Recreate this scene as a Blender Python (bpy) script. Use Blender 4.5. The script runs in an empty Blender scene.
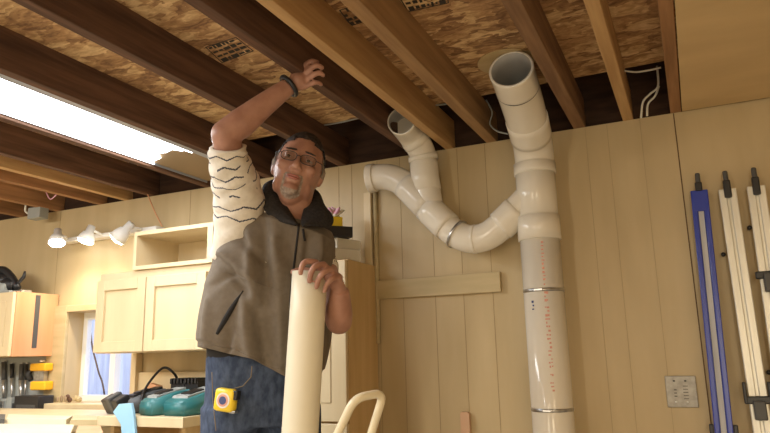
import bpy, bmesh, math, random
from mathutils import Vector, Matrix, noise
from mathutils.bvhtree import BVHTree
random.seed(7)
PI = math.pi
S = bpy.context.scene
COL = S.collection

# ------------------------------------------------------------------ camera
YAW, PITCH, ROLL, FPX = -0.43214874, 0.20838072, -0.02427467, 656.16
CF = Vector((math.sin(YAW)*math.cos(PITCH), math.cos(YAW)*math.cos(PITCH), math.sin(PITCH)))
CR = Vector((math.cos(YAW), -math.sin(YAW), 0)); CU = CR.cross(CF)
_c, _s = math.cos(ROLL), math.sin(ROLL)
CR, CU = _c*CR+_s*CU, -_s*CR+_c*CU
CAM = Vector((0, 0, 1.15))
cd = bpy.data.cameras.new('camera'); cam = bpy.data.objects.new('camera', cd); COL.objects.link(cam)
m = Matrix((CR, CU, -CF)).transposed().to_4x4(); m.translation = CAM
cam.matrix_world = m
cd.sensor_width = 36; cd.lens = FPX/770*36; cd.clip_start = .02
S.camera = cam

# ------------------------------------------------------------------ light and exposure
S.view_settings.view_transform = 'Standard'; S.view_settings.look = 'None'
S.view_settings.gamma = 1; S.view_settings.use_curve_mapping = False
S.view_settings.exposure = 0.0
w = bpy.data.worlds.new('world'); S.world = w; w.use_nodes = True
w.node_tree.nodes['Background'].inputs[0].default_value = (.62, .72, 1, 1)
w.node_tree.nodes['Background'].inputs[1].default_value = 2.2
LAMP_POWER = 1.0
def area(name, loc, size, power, col, aim=(0, 0, -1)):
    l = bpy.data.lights.new(name, 'AREA'); l.shape = 'RECTANGLE'; l.size, l.size_y = size; l.energy = power; l.color = col
    o = bpy.data.objects.new(name, l); COL.objects.link(o); o.location = loc
    o.rotation_euler = Vector(aim).to_track_quat('-Z', 'Y').to_euler(); return o
area('fill_behind', (-.8, -1.0, 1.98), (1.2, .12), 22, (1, .84, .62))  # added fill light behind the camera for the right-hand wall
area('window_fill_left', (-1.7, -2.9, 1.25), (.3, 1.8), 26, (1, .88, .68), (0, 1, .05))  # unseen, supposed window behind; added as a narrow strip to streak the pipe
area('window_fill_right', (.6, -2.9, 1.25), (.3, 1.8), 34, (1, .86, .62), (0, 1, .05))  # added second strip, lights the walls frontally and streaks the pipe
area('fill_side', (0.9, -.6, 1.98), (.12, 1.2), 22, (1, .77, .48))  # added warm fill for the right side, no fixture seen there
area('fill_bench', (-3.4, .5, 1.98), (1.2, .12), 36, (1, .96, .87), (0, .35, -1))  # added fill tilted at the left cabinets and wall, no fixture seen

def ray(x, y): return (x-385)*CR-(y-216.5)*CU+FPX*CF
def at(x, y, Y): d = ray(x, y); return CAM+d*(Y/d.y)        # a pixel's point on the plane Y
def onX(x, y, X): d = ray(x, y); return CAM+d*(X/d.x)
def onZ(x, y, Z): d = ray(x, y); return CAM+d*((Z-CAM.z)/d.z)
def dep(x, y, d): return CAM+ray(x, y)*(d/FPX)

# ------------------------------------------------------------------ materials
def mat(name, col, rough=.6, metal=0, emit=None, es=0, spec=.5, trans=0):
    m = bpy.data.materials.new(name); m.use_nodes = True
    b = m.node_tree.nodes['Principled BSDF']
    b.inputs['Base Color'].default_value = (*col, 1); b.inputs['Roughness'].default_value = rough
    b.inputs['Metallic'].default_value = metal; b.inputs['Specular IOR Level'].default_value = spec
    if emit: b.inputs['Emission Color'].default_value = (*emit, 1); b.inputs['Emission Strength'].default_value = es
    if trans: b.inputs['Transmission Weight'].default_value = trans
    return m
def noisy(name, c1, c2, scale=(1, 1, 1), nscale=5, rough=.6, bump=.0, detail=4, lo=.35, hi=.65, c3=None, spec=.4, kind='NOISE', metal=0):
    m = mat(name, c1, rough, metal, spec=spec); nt = m.node_tree; N = nt.nodes; L = nt.links; b = N['Principled BSDF']
    tc = N.new('ShaderNodeTexCoord'); mp = N.new('ShaderNodeMapping'); mp.inputs['Scale'].default_value = scale
    L.new(tc.outputs['Object'], mp.inputs[0])
    if kind == 'NOISE':
        t = N.new('ShaderNodeTexNoise'); t.inputs['Scale'].default_value = nscale; t.inputs['Detail'].default_value = detail; out = t.outputs[0]
    elif kind == 'OSB':
        nz = N.new('ShaderNodeTexNoise'); nz.inputs['Scale'].default_value = 6; nz.inputs['Detail'].default_value = 3
        mx = N.new('ShaderNodeVectorMath'); mx.operation = 'MULTIPLY_ADD'; mx.inputs[1].default_value = (.35, .35, .35)
        L.new(nz.outputs['Color'], mx.inputs[0]); L.new(mp.outputs[0], mx.inputs[2]); L.new(mp.outputs[0], nz.inputs['Vector'])
        t = N.new('ShaderNodeTexVoronoi'); t.inputs['Scale'].default_value = nscale; L.new(mx.outputs[0], t.inputs['Vector'])
        sp = N.new('ShaderNodeSeparateColor'); L.new(t.outputs['Color'], sp.inputs[0])
        n2 = N.new('ShaderNodeTexNoise'); n2.inputs['Scale'].default_value = nscale*1.7; n2.inputs['Detail'].default_value = 6; L.new(mx.outputs[0], n2.inputs['Vector'])
        ma = N.new('ShaderNodeMath'); ma.operation = 'MULTIPLY_ADD'; ma.inputs[1].default_value = .45
        L.new(sp.outputs[0], ma.inputs[0]); L.new(n2.outputs[0], ma.inputs[2]); 
        mb = N.new('ShaderNodeMath'); mb.operation = 'MULTIPLY'; mb.inputs[1].default_value = .72; L.new(ma.outputs[0], mb.inputs[0]); out = mb.outputs[0]
    if kind == 'NOISE': L.new(mp.outputs[0], t.inputs['Vector'])
    r = N.new('ShaderNodeValToRGB'); e = r.color_ramp.elements
    e[0].position = lo; e[0].color = (*c1, 1); e[1].position = hi; e[1].color = (*c2, 1)
    if c3: x = e.new((lo+hi)/2); x.color = (*c3, 1)
    L.new(out, r.inputs[0]); L.new(r.outputs[0], b.inputs['Base Color'])
    if bump:
        bp = N.new('ShaderNodeBump'); bp.inputs['Strength'].default_value = bump; bp.inputs['Distance'].default_value = .01
        L.new(out, bp.inputs['Height']); L.new(bp.outputs[0], b.inputs['Normal'])
    return m
M = dict(
    wall=noisy('wall_panel', (.475, .365, .20), (.555, .435, .25), (3, 3, .5), 3, .45, .02, lo=.3, hi=.7),
    osb=noisy('osb', (.20, .10, .045), (.80, .58, .30), (1.7, 3.6, 4), 7.5, .75, .15, kind='OSB', lo=.3, hi=.76, c3=(.48, .28, .125)),
    oldwood=noisy('old_joist', (.075, .038, .024), (.17, .088, .052), (14, 1, 14), 2.5, .8, .1),
    midwood=noisy('mid_joist', (.24, .12, .05), (.38, .20, .09), (14, 1, 14), 2.5, .75, .08),
    newwood=noisy('new_joist', (.44, .26, .11), (.58, .37, .17), (14, 1, 14), 2.5, .6, .05),
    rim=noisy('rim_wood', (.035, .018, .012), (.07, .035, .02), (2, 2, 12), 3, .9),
    ply=noisy('ply_ceiling', (.56, .40, .20), (.68, .50, .26), (1, 3, 1), 2.5, .5, lo=.25, hi=.75),
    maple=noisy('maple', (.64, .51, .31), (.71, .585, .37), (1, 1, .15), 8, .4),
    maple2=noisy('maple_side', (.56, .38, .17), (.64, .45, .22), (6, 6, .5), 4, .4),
    orange=noisy('orange_ply', (.60, .29, .14), (.66, .35, .19), (4, 4, .5), 3, .5),
    board=noisy('pale_board', (.46, .37, .20), (.55, .44, .25), (1, 8, 8), 3, .55),
    gap=mat('dark_gap', (.03, .02, .012), .9),
    pvc=noisy('pvc', (.74, .69, .59), (.80, .75, .65), (1, 1, 1), 3, .16, spec=.5),
    pvc2=noisy('pvc_held', (.76, .70, .54), (.82, .76, .60), (1, 1, 1), 3, .4, spec=.4),
    pvcin=mat('pvc_inside', (.45, .45, .44), .5),
    pvcedge=mat('pvc_cut_edge', (.85, .84, .80), .4),
    steel=noisy('steel', (.42, .42, .42), (.6, .6, .6), (8, 8, 8), 6, .3, metal=.9),
    plate=noisy('galvanised_plate', (.30, .285, .25), (.40, .38, .34), (8, 8, 8), 6, .45, metal=.35),
    alu=noisy('aluminium', (.70, .68, .60), (.80, .78, .70), (20, 20, 1), 3, .35, metal=.25),
    blue=mat('blue_paint', (.03, .055, .38), .22),
    black=mat('black_plastic', (.015, .015, .017), .4), darkgrey=mat('dark_grey', (.07, .07, .07), .5),
    white=mat('white_enamel', (.8, .8, .78), .35), cream=mat('cream_paint', (.80, .72, .52), .3),
    reflect=mat('reflector', (.36, .40, .48), .35),
    tube=mat('lit_tube_cover', (1, 1, 1), .5, emit=(.93, .97, 1), es=11),
    bulb=mat('lit_bulb', (1, 1, 1), .5, emit=(1, .93, .78), es=30),
    red=mat('red_ink', (.68, .34, .26), .6), navy=mat('navy_ink', (.06, .08, .2), .6), ink=mat('black_ink', (.03, .025, .02), .7),
    yellow=mat('yellow_plastic', (.85, .60, .03), .35), amber=mat('amber_plastic', (.9, .48, .02), .4),
    teal=mat('teal_plastic', (.03, .165, .175), .35), grey=mat('grey_plastic', (.32, .34, .33), .45),
    pink=mat('pink_paper', (.75, .42, .55), .6), paper=mat('paper', (.75, .72, .62), .7), lblue=mat('light_blue_plastic', (.35, .62, .85), .45),
    skin=noisy('skin', (.35, .172, .118), (.45, .238, .168), (1, 1, 1), 22, .45, .02, spec=.45),
    hair=noisy('dark_hair', (.014, .010, .009), (.045, .033, .028), (1, 1, 1), 90, .6, .3),
    greyhair=noisy('grey_beard', (.17, .13, .10), (.34, .28, .22), (1, 1, 1), 70, .85, .3),
    lip=mat('lip', (.36, .13, .10), .45), eyew=mat('eye_white', (.42, .38, .35), .3), iris=mat('iris', (.03, .02, .015), .2),
    shirt=noisy('shirt_cloth', (.70, .64, .54), (.78, .72, .62), (1, 1, 1), 60, .9),
    stripe=mat('shirt_stripe', (.05, .055, .08), .9),
    vest=noisy('vest_fleece', (.152, .122, .090), (.176, .142, .106), (1, 1, 1), 60, .85, .1),
    collar=noisy('collar_fleece', (.018, .015, .014), (.035, .03, .027), (1, 1, 1), 120, .95, .3),
    vestin=mat('vest_lining', (.015, .013, .012), .9),
    jeans=noisy('denim', (.028, .042, .078), (.068, .092, .15), (1, 1, .5), 60, .9, .2),
    seam=mat('seam_thread', (.20, .16, .11), .8),
    floor=noisy('concrete', (.46, .42, .36), (.56, .52, .46), (1, 1, 1), 4, .7),
    shell=noisy('shell_wall', (.50, .42, .29), (.56, .47, .33), (1, 1, 1), 2, .7),
    steelblue=mat('window_blue', (.62, .70, .88), .5),
    outside=noisy('outside_boards', (.50, .53, .60), (.70, .73, .80), (6, 1, .5), 3, .8),
    shoe=mat('shoe_leather', (.06, .04, .03), .6),
)
gl = bpy.data.materials.new('clear_glass'); gl.use_nodes = True
nt = gl.node_tree; nt.nodes.clear(); o_ = nt.nodes.new('ShaderNodeOutputMaterial'); a_ = nt.nodes.new('ShaderNodeBsdfTransparent'); g_ = nt.nodes.new('ShaderNodeBsdfGlossy')
g_.inputs['Roughness'].default_value = .03; mx_ = nt.nodes.new('ShaderNodeMixShader'); mx_.inputs[0].default_value = .1
nt.links.new(a_.outputs[0], mx_.inputs[1]); nt.links.new(g_.outputs[0], mx_.inputs[2]); nt.links.new(mx_.outputs[0], o_.inputs[0]); M['glass'] = gl

lm = gl.copy(); lm.name = 'lens_glass'; M['lens'] = lm
for n_ in lm.node_tree.nodes:
    if n_.type == 'BSDF_TRANSPARENT': n_.inputs[0].default_value = (.93, .94, .95, 1)
    if n_.type == 'MIX_SHADER': n_.inputs[0].default_value = .17
    if n_.type == 'BSDF_GLOSSY': n_.inputs['Roughness'].default_value = .12
# ------------------------------------------------------------------ mesh helpers
def V(*a): return Vector(a)
class MB:
    def __init__(s): s.bm = bmesh.new()
    def box(s, lo, hi, rot=None, bev=0, mi=0):
        lo, hi = Vector(lo), Vector(hi); c = (lo+hi)/2; d = hi-lo
        t = bmesh.ops.create_cube(s.bm, size=1)
        vs = t['verts']
        for v in vs: v.co = Vector((v.co.x*d.x, v.co.y*d.y, v.co.z*d.z))
        fs = {f for v in vs for f in v.link_faces}
        for f in fs: f.material_index = mi
        if bev:
            r = bmesh.ops.bevel(s.bm, geom=list({e for v in vs for e in v.link_edges}), offset=min(bev, min(abs(d.x), abs(d.y), abs(d.z))*.45), segments=2, affect='EDGES', profile=.5)
            vs = list(set(r['verts']) | {v for v in vs if v.is_valid})
            for f in r['faces']: f.material_index = mi
        for v in vs: v.co = (rot @ v.co if rot else v.co)+c
        return s
    def loft(s, rings, cap=True, mi=0, closed=True):
        bv = [[s.bm.verts.new(p) for p in r] for r in rings]; n = len(rings[0]); fs = []
        for i in range(len(bv)-1):
            for j in range(n if closed else n-1):
                k = (j+1) % n
                f = s.bm.faces.new((bv[i][j], bv[i][k], bv[i+1][k], bv[i+1][j])); f.material_index = mi(i, j) if callable(mi) else mi; f.smooth = True
        if cap and closed:
            for r, rv in ((bv[0], True), (bv[-1], False)):
                f = s.bm.faces.new(r[::-1] if rv else r); f.material_index = 0 if callable(mi) else mi
        return s
    def tube(s, pts, rad, n=20, cap=True, mi=0, flat=None):
        pts = [Vector(p) for p in pts]; rings = []
        if not hasattr(rad, '__len__'): rad = [rad]*len(pts)
        t0 = (pts[1]-pts[0]).normalized(); u = t0.orthogonal().normalized()
        for i, p in enumerate(pts):
            a = pts[max(i-1, 0)]; b = pts[min(i+1, len(pts)-1)]; t = (b-a)
            if t.length < 1e-7: t = t0
            t.normalize(); u = (u-t*u.dot(t)).normalized(); w_ = t.cross(u); t0 = t
            rings.append([p+(u*math.cos(q)+w_*math.sin(q))*rad[i] for q in (2*PI*k/n for k in range(n))])
        return s.loft(rings, cap, mi)
    def ell(s, c, r, rot=None, n=20, mi=0):
        t = bmesh.ops.create_uvsphere(s.bm, u_segments=n, v_segments=max(8, n*2//3), radius=1)
        for v in t['verts']:
            p = Vector((v.co.x*r[0], v.co.y*r[1], v.co.z*r[2])); v.co = (rot @ p if rot else p)+Vector(c)
        for f in {f for v in t['verts'] for f in v.link_faces}: f.material_index = mi; f.smooth = True
        return s
    def prism(s, poly, off, mi=0):
        off = Vector(off); a = [s.bm.verts.new(Vector(p)) for p in poly]; b = [s.bm.verts.new(Vector(p)+off) for p in poly]; n = len(poly)
        fs = [s.bm.faces.new(a), s.bm.faces.new(b[::-1])]+[s.bm.faces.new((a[i], b[i], b[(i+1) % n], a[(i+1) % n])) for i in range(n)]
        for f in fs: f.material_index = mi
        return s
    def build(s, name, mats, parent=None, smooth=False, origin=True):
        bmesh.ops.recalc_face_normals(s.bm, faces=s.bm.faces[:])
        me = bpy.data.meshes.new(name); 
        base = Vector((0, 0, 0))
        if origin and not parent and len(s.bm.verts):
            xs = [v.co for v in s.bm.verts]; base = Vector((sum(p.x for p in xs)/len(xs), sum(p.y for p in xs)/len(xs), min(p.z for p in xs)))
            for v in s.bm.verts: v.co -= base
        elif parent:
            mwi = wm(parent)
            inv = mwi.inverted()
            for v in s.bm.verts: v.co = inv @ v.co
        s.bm.to_mesh(me); s.bm.free()
        for q in (mats if isinstance(mats, (list, tuple)) else [mats]): me.materials.append(M[q])
        if smooth:
            for p in me.polygons: p.use_smooth = True
        o = bpy.data.objects.new(name, me); COL.objects.link(o); o.location = base
        if parent: o.parent = parent
        return o
def wm(o):
    m = Matrix.LocRotScale(o.location, o.rotation_euler, o.scale)
    return wm(o.parent) @ m if o.parent else m
def tag(o, label, cat, group=None, kind=None):
    if label: o['label'] = label
    if cat: o['category'] = cat
    if group: o['group'] = group
    if kind: o['kind'] = kind
    return o
def empty(name, loc, label=None, cat=None, group=None, kind=None):
    o = bpy.data.objects.new(name, None); COL.objects.link(o); o.location = loc; o.empty_display_size = .1
    return tag(o, label, cat, group, kind)
def struct(o): o['kind'] = 'structure'; return o
def lab(o, l): o['label'] = l; return o
def bez(pts, n=12):                                                   # smooth Catmull-Rom path
    P_ = [Vector(p) for p in pts]; P_ = [P_[0]*2-P_[1]]+P_+[P_[-1]*2-P_[-2]]; out = []
    for i in range(1, len(P_)-2):
        a, b, c, d = P_[i-1:i+3]
        for k in range(n):
            t = k/n; out.append(.5*((2*b)+(c-a)*t+(2*a-5*b+4*c-d)*t*t+(3*b-a-3*c+d)*t**3))
    out.append(P_[-2]); return out
def rotm(axis, deg): return Matrix.Rotation(math.radians(deg), 3, axis)

# ------------------------------------------------------------------ the room
WY = 2.6; ZT = 2.0214; JH = .135; ZO = ZT+JH
XL, XR, YF = -4.7, 1.7, -3.0
struct(MB().box((XL-.1, YF-.1, -.1), (XR+.1, WY+.4, 0)).build('floor', 'floor'))
struct(MB().box((XL-.1, YF, 0), (XL, WY+.1, 2.5)).build('wall_left', 'shell'))
struct(MB().box((XR, YF, 0), (XR+.1, WY+.1, 2.5)).build('wall_right', 'shell'))
struct(MB().box((XL-.1, YF-.1, 0), (XR+.1, YF, 2.5)).build('wall_front', 'shell'))
# window opening in the back wall
wx0 = at(66, 360, WY).x; wx1 = at(133, 380, WY).x; wz0 = at(70, 402, WY).z; wz1 = at(72, 312, WY).z
b = MB()
b.box((XL, WY, 0), (wx0, WY+.14, ZT)).box((wx1, WY, 0), (XR, WY+.14, ZT)).box((wx0, WY, 0), (wx1, WY+.14, wz0)).box((wx0, WY, wz1), (wx1, WY+.14, ZT))
# grooves of the panelling and the joints between sheets
gx = [at(x, y, WY).x for x, y in ((381, 350), (405, 350), (434, 260), (462, 260), (491, 260), (597, 260), (620, 260), (655, 260), (352, 200), (339, 200))]
for x in gx: b.box((x-.0009, WY-.0008, 0), (x+.0012, WY+.002, ZT-.004), mi=1 if at(500, 260, WY).x > x else 3)
sx = at(690, 250, WY).x
b.box((sx-.002, WY-.0015, 0), (sx+.002, WY+.002, ZT-.002), mi=2)
for x in (at(58, 250, WY).x, at(190, 215, WY).x): b.box((x-.0015, WY-.0008, 1.2), (x+.0015, WY+.002, ZT-.004), mi=1)
M['groove2'] = mat('faint_groove', (.41, .32, .18), .8); M['seamgap'] = mat('seam_gap', (.13, .075, .03), .8)
M['groove'] = mat('groove', (.33, .24, .12), .8)
struct(b.build('wall_back', ['wall', 'groove', 'seamgap', 'groove2']))
# sheathing over the joists, ends short of the wall, dark cavity behind
OY = 2.41
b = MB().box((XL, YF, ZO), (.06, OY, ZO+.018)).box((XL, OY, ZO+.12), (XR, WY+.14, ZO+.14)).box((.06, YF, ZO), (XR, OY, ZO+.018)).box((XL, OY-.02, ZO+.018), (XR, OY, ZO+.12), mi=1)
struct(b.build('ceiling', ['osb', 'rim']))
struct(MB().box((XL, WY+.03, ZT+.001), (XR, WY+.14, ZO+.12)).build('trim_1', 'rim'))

J = [  # left X, width, material, label
    (.003, .038, 'midwood', 'brown ceiling joist along the edge of the smooth plywood ceiling panel'),
    (-.168, .038, 'newwood', 'light brown ceiling joist between big pipe elbow and plywood panel, second from right'),
    (-.356, .046, 'oldmid', 'reddish brown ceiling joist just right of the big open white pipe'),
    (-.718, .045, 'newmid', 'tan ceiling joist just left of the big open white pipe'),
    (-.903, .038, 'newwood', 'pale new ceiling joist passing in front of the small open pipe end'),
    (-1.062, .040, 'oldwood', 'dark stained ceiling joist the man is holding on to'),
    (-1.432, .040, 'oldwood', 'very dark ceiling joist above the man\'s raised elbow'),
    (-1.845, .040, 'oldwood', 'dark ceiling joist running along the right edge of the bright tube light'),
    (-2.220, .038, 'oldwood', 'dark ceiling joist running along the left edge of the bright tube light'),
    (-2.600, .038, 'oldwood', 'dark knotty ceiling joist next left of the tube light bay'),
    (-2.790, .038, 'newwood', 'ceiling joist with pale lower edge, second left of the tube light bay'),
    (-2.985, .038, 'midwood', 'brown ceiling joist with loose pink wire by the left wall corner'),
    (-3.330, .038, 'midwood', 'brown ceiling joist with a small junction box beside it'),
    (-3.640, .038, 'midwood', 'leftmost visible ceiling joist above the top cabinet clutter'),
]
M['beard'] = noisy('beard_hair', (.24, .17, .13), (.40, .32, .26), (1, 1, 1), 90, .85, .3); M['plug'] = noisy('plug_ply', (.58, .44, .22), (.66, .51, .28), (1, 6, 1), 4, .6); M['strip'] = noisy('rail_strip', (.42, .43, .46), (.55, .56, .58), (20, 20, 1), 3, .4); M['pinkwood'] = mat('pinkish_wood', (.58, .36, .22), .6); M['midtan'] = mat('tan_cover', (.30, .215, .125), .6)
M['oldmid'] = noisy('oldmid_joist', (.17, .09, .045), (.28, .16, .08), (14, 1, 14), 2.5, .8, .08)
M['newmid'] = noisy('newmid_joist', (.27, .155, .07), (.40, .24, .11), (14, 1, 14), 2.5, .7, .06)
for x, wd, mm, l in J:
    tag(MB().box((x, YF+.02, ZT), (x+wd, WY+.03, ZO), bev=.003).build('ceiling_joist', mm), l, 'ceiling joist', 'joists under the ceiling')
# plywood panel under the right hand joists
tag(MB().box((.0435, YF+.02, ZT-.004), (XR-.01, WY-.014, ZT+.006)).build('ceiling_panel', 'ply'), 'large smooth tan plywood ceiling panel in the upper right corner', 'ceiling panel')
# round plug on the sheathing
c = onZ(506, 61, ZO-.0)
tag(MB().tube([c+V(0, 0, -.0005), c+V(0, 0, -.006)], .10, 40).build('plywood_disc', 'plug'), 'pale round plywood plug on the ceiling behind the big open pipe', 'wood disc')

# printed stamps on the sheathing and joist-side marks
def stamp(cs, rows, name, label, h0=.006, h1=.02):
    A, B2, C2, D2 = [onZ(x, y, ZO-.0006) for x, y in cs]; b = MB()
    W_ = ((B2-A).length+(C2-D2).length)/2; H_ = ((D2-A).length+(C2-B2).length)/2
    P_ = lambda u, v: A.lerp(B2, u).lerp(D2.lerp(C2, u), v)
    def q(u0, v0, u1, v1): b.prism([P_(u0, v0), P_(u1, v0), P_(u1, v1), P_(u0, v1)], (0, 0, -.0006))
    tu, tv = .0035/W_, .0035/H_
    q(0, 0, 1, tv); q(0, 1-tv, 1, 1); q(0, 0, tu, 1); q(1-tu, 0, 1, 1)
    for i in range(rows):
        v = (i+.5)/rows; u = .06
        while u < .90:
            l_ = random.uniform(h0, h1)/W_; h_ = random.choice((.35, .55, .7))/rows
            if random.random() < .85: q(u, v-h_/2, min(.95, u+l_), v+h_/2)
            u += l_+.006/W_
    tag(b.build(name, 'ink'), label, 'stamp')
stamp([(205, 47), (236, 37), (254, 51), (222, 63)], 4, 'ink_stamp', 'black printed grade stamp on the ceiling board left of the man\'s wristband', .008, .03)
stamp([(339, 10), (353, 6), (367, 21), (351, 26)], 4, 'ink_stamp', 'black boxed grade stamp on the ceiling board between two pale joists')
stamp([(398, -4), (446, -14), (449, 3), (408, 12)], 3, 'ink_stamp', 'black printed lettering on the ceiling board at the top edge right of a tan joist')

# ------------------------------------------------------------------ fluorescent fixture
e = empty('tube_light', (-2.0, 1.0, ZT), 'long bright fluorescent tube light set between two dark joists', 'ceiling light')
x0, x1 = -2.180, -1.806
yE = 2.20
MB().box((x0, -.6, ZT+.07), (x1, 2.56, ZT+.09)).box((x1-.006, -.6, ZT+.012), (x1, 2.56, ZT+.07)).box((x0, -.6, ZT+.012), (x0+.006, 2.56, ZT+.07)).box((x1-.090, -.6, ZT+.010), (x1-.004, 2.30, ZT+.013)).build('housing', 'reflect', e)
# diffuser with ragged end
poly = [V(x0+.008, -.58, ZT+.012), V(x1-.092, -.58, ZT+.012)]
jag = [(x1-.092, 2.08), (x1-.100, 2.14), (x1-.108, 2.06), (x1-.118, 2.10), (x1-.14, 2.06), (x1-.19, 2.08), (x1-.24, 2.07), (x1-.27, 2.13), (x0+.04, 2.15), (x0+.008, 2.19)]
poly += [V(a, b_, ZT+.012) for a, b_ in jag]
MB().prism(poly, (0, 0, .004)).build('diffuser', 'tube', e)
lab(MB().box((x0+.008, 2.0, ZT+.020), (x1-.008, 2.56, ZT+.026)).build('end_cover', 'midtan', e), 'tan cover board at the end of the light')
area('tube_light_glow', ((x0+x1)/2, .8, ZT+.004), (.30, 2.5), 22, (.95, .97, 1))

# ------------------------------------------------------------------ wall board, strip
p0 = at(380, 291, WY); p1 = at(502, 291, WY); zb, zt_ = at(501, 292, WY).z, at(501, 272, WY).z
tag(MB().box((at(372, 291, WY).x, WY-.02, zb), (p1.x, WY-.001, zt_), bev=.002).build('wall_batten', 'board'), 'short horizontal pale wooden batten on the wall left of the big pipe', 'batten')
a = at(460, 412, WY-.02); c = at(469, 412, WY-.02)
tag(MB().prism([(a.x, WY-.003, 0), (c.x, WY-.003, 0), (c.x, WY-.003, a.z-.006), (c.x-.008, WY-.003, a.z), (a.x+.006, WY-.003, a.z), (a.x, WY-.003, a.z-.008)], (0, -.018, 0)).build('wooden_strip', 'pinkwood'), 'narrow reddish wooden strip standing against the wall below the batten', 'wood strip')
# stud left of the pipes
a = at(367, 230, WY); c = at(374, 230, WY)
tag(MB().box((a.x, WY-.03, 1.53), (c.x, WY-.001, at(370, 192, WY-.03).z), bev=.002).build('wooden_post', 'maple'), 'thin pale vertical post against the wall under the left open pipe elbow', 'post')
a = at(377, 230, WY)
tag(MB().tube([V(a.x, WY-.012, 1.2), V(a.x, WY-.012, at(377, 190, WY).z)], .010, 12).build('conduit', 'board', None, True), 'thin vertical conduit on the wall beside the pale post', 'conduit')

# ------------------------------------------------------------------ PVC duct
PY = 2.48
duct = empty('dust_duct', (at(552, 433, PY).x, PY, 0), 'white plastic dust duct with wye branches strapped to the wall', 'pipe')
R6, R4 = .0745, .0565
xm = at(541.3, 260, PY).x; _xb = at(552.3, 433, PY).x; _z0, _z1 = at(541.3, 260, PY).z, at(552.3, 433, PY).z; print('PIPE', xm, _xb)
def zof(x, y): return at(x, y, PY).z
pm = lambda z: V(xm, PY, z)
MB().tube([pm(0.02), pm(zof(538, 237))], R6, 40).build('pipe', 'pvc', duct, True)
z1 = zof(537, 241); z0 = zof(537, 217)
def sleeve(pts, r, name='coupling', parent=duct, n=40, lip=.004):
    pts = [Vector(p) for p in pts]; t0 = (pts[1]-pts[0]).normalized(); t1 = (pts[-1]-pts[-2]).normalized()
    path = [pts[0], pts[0]+t0*.0005]+pts[1:-1]+[pts[-1]-t1*.0005, pts[-1]]
    rad = [r-.003, r]+[r]*(len(pts)-2)+[r, r-.003]
    return MB().tube(path, rad, n).build(name, 'pvc', parent, True)
sleeve([pm(z1), pm((z1+z0)/2), pm(z0)], R6+.006)
zt1 = zof(533, 172)
sleeve([pm(z0-.002), pm((z0+zt1)/2), pm(zt1)], R6+.001, 'wye_body')
endc = at(511, 69, 2.05)
k0 = pm(zt1); 
# swept elbow toward the room
dirv = (endc-pm(zof(533, 150))).normalized()
path = bez([k0-V(0, 0, .01), k0, at(534.3, 158, 2.475), at(532.3, 143, 2.44), at(528.5, 126, 2.36), at(522, 103, 2.24), at(516, 84, 2.13), endc], 8)
i2 = int(len(path)*.42)
sleeve([k0-V(0, 0, .012), k0, k0+V(0, 0, .03)], R6+.006)
def hollow(path, r, wall=.006, back=.16, name='elbow', parent=duct, n=40, r1=None):
    pts = [Vector(p) for p in path]; t = (pts[-1]-pts[-2]).normalized(); e_ = pts[-1]; st = len(pts)
    P2 = pts+[e_]+[e_-t*(back*k/6) for k in range(1, 7)]; r1 = r1 or r; rad = [r+(r1-r)*k/(st-1) for k in range(st)]+[r1-wall]*7
    rings = []; 
    b = MB(); s_ = b
    # frames by hand so the fold back keeps its orientation
    u = (pts[1]-pts[0]).normalized().orthogonal().normalized(); fr = []
    for i, p in enumerate(pts):
        tt = (pts[min(i+1, st-1)]-pts[max(i-1, 0)]).normalized(); u = (u-tt*u.dot(tt)).normalized(); fr.append((u.copy(), tt.cross(u)))
    fr += [fr[-1]]*7
    for p, r_, (u_, w_) in zip(P2, rad, fr): rings.append([p+(u_*math.cos(q)+w_*math.sin(q))*r_ for q in (2*PI*k/n for k in range(n))])
    b.loft(rings, True, lambda i, j: 0 if i < st-1 else (1 if i == st-1 else 2))
    return b.build(name, ['pvc', 'pvcedge', 'pvcin'], parent)
hollow(path, R6+.001, back=.3, r1=.0755, wall=.008)
def at_path(path, f): 
    i = f*(len(path)-1); k = min(int(i), len(path)-2); return path[k].lerp(path[k+1], i-k)
for f0, f1 in ((.48, .62),):
    sleeve([at_path(path, f0+(f1-f0)*k/4) for k in range(5)], .0785)
MB().tube([at_path(path, .83), at_path(path, .835)], R6+.0026, 40, False).build('joint_line', 'darkgrey', duct, True)
# lower branch sweep
def B(x, y): return at(x, y, PY)
sw = bez([B(534, 196), B(518, 212), B(503, 227), B(490, 236), B(474, 240), B(457, 234), B(440, 219), B(420, 200), B(403, 183)], 8)
sw = bez([B(534, 192), B(519, 208), B(502, 225), B(487, 236), B(470, 239), B(455, 233), B(440, 220), B(420, 200), B(404, 184), B(392, 178), B(381, 177), B(369, 179)+V(0, -.005, 0)], 8)
hollow(sw, R4, .005, .10, 'branch_pipe', n=32)
N_ = len(sw)-1
def seg(f0, f1, r, name='coupling'): return sleeve([at_path(sw, f0+(f1-f0)*k/5) for k in range(6)], r, name, n=32)
seg(.10, .19, R4+.005); seg(.33, .345, R4+.002, 'joint_ring'); seg(.50, .60, R4+.005, 'wye_body')
seg(.60, .72, R4+.003, 'wye_body'); seg(.95, .998, R4+.005)
st_ = MB().tube([at_path(sw, .438), at_path(sw, .450)], R4+.006, 32).build('strap', 'steel', duct, True); lab(st_, 'shiny metal strap around the branch pipe')
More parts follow.
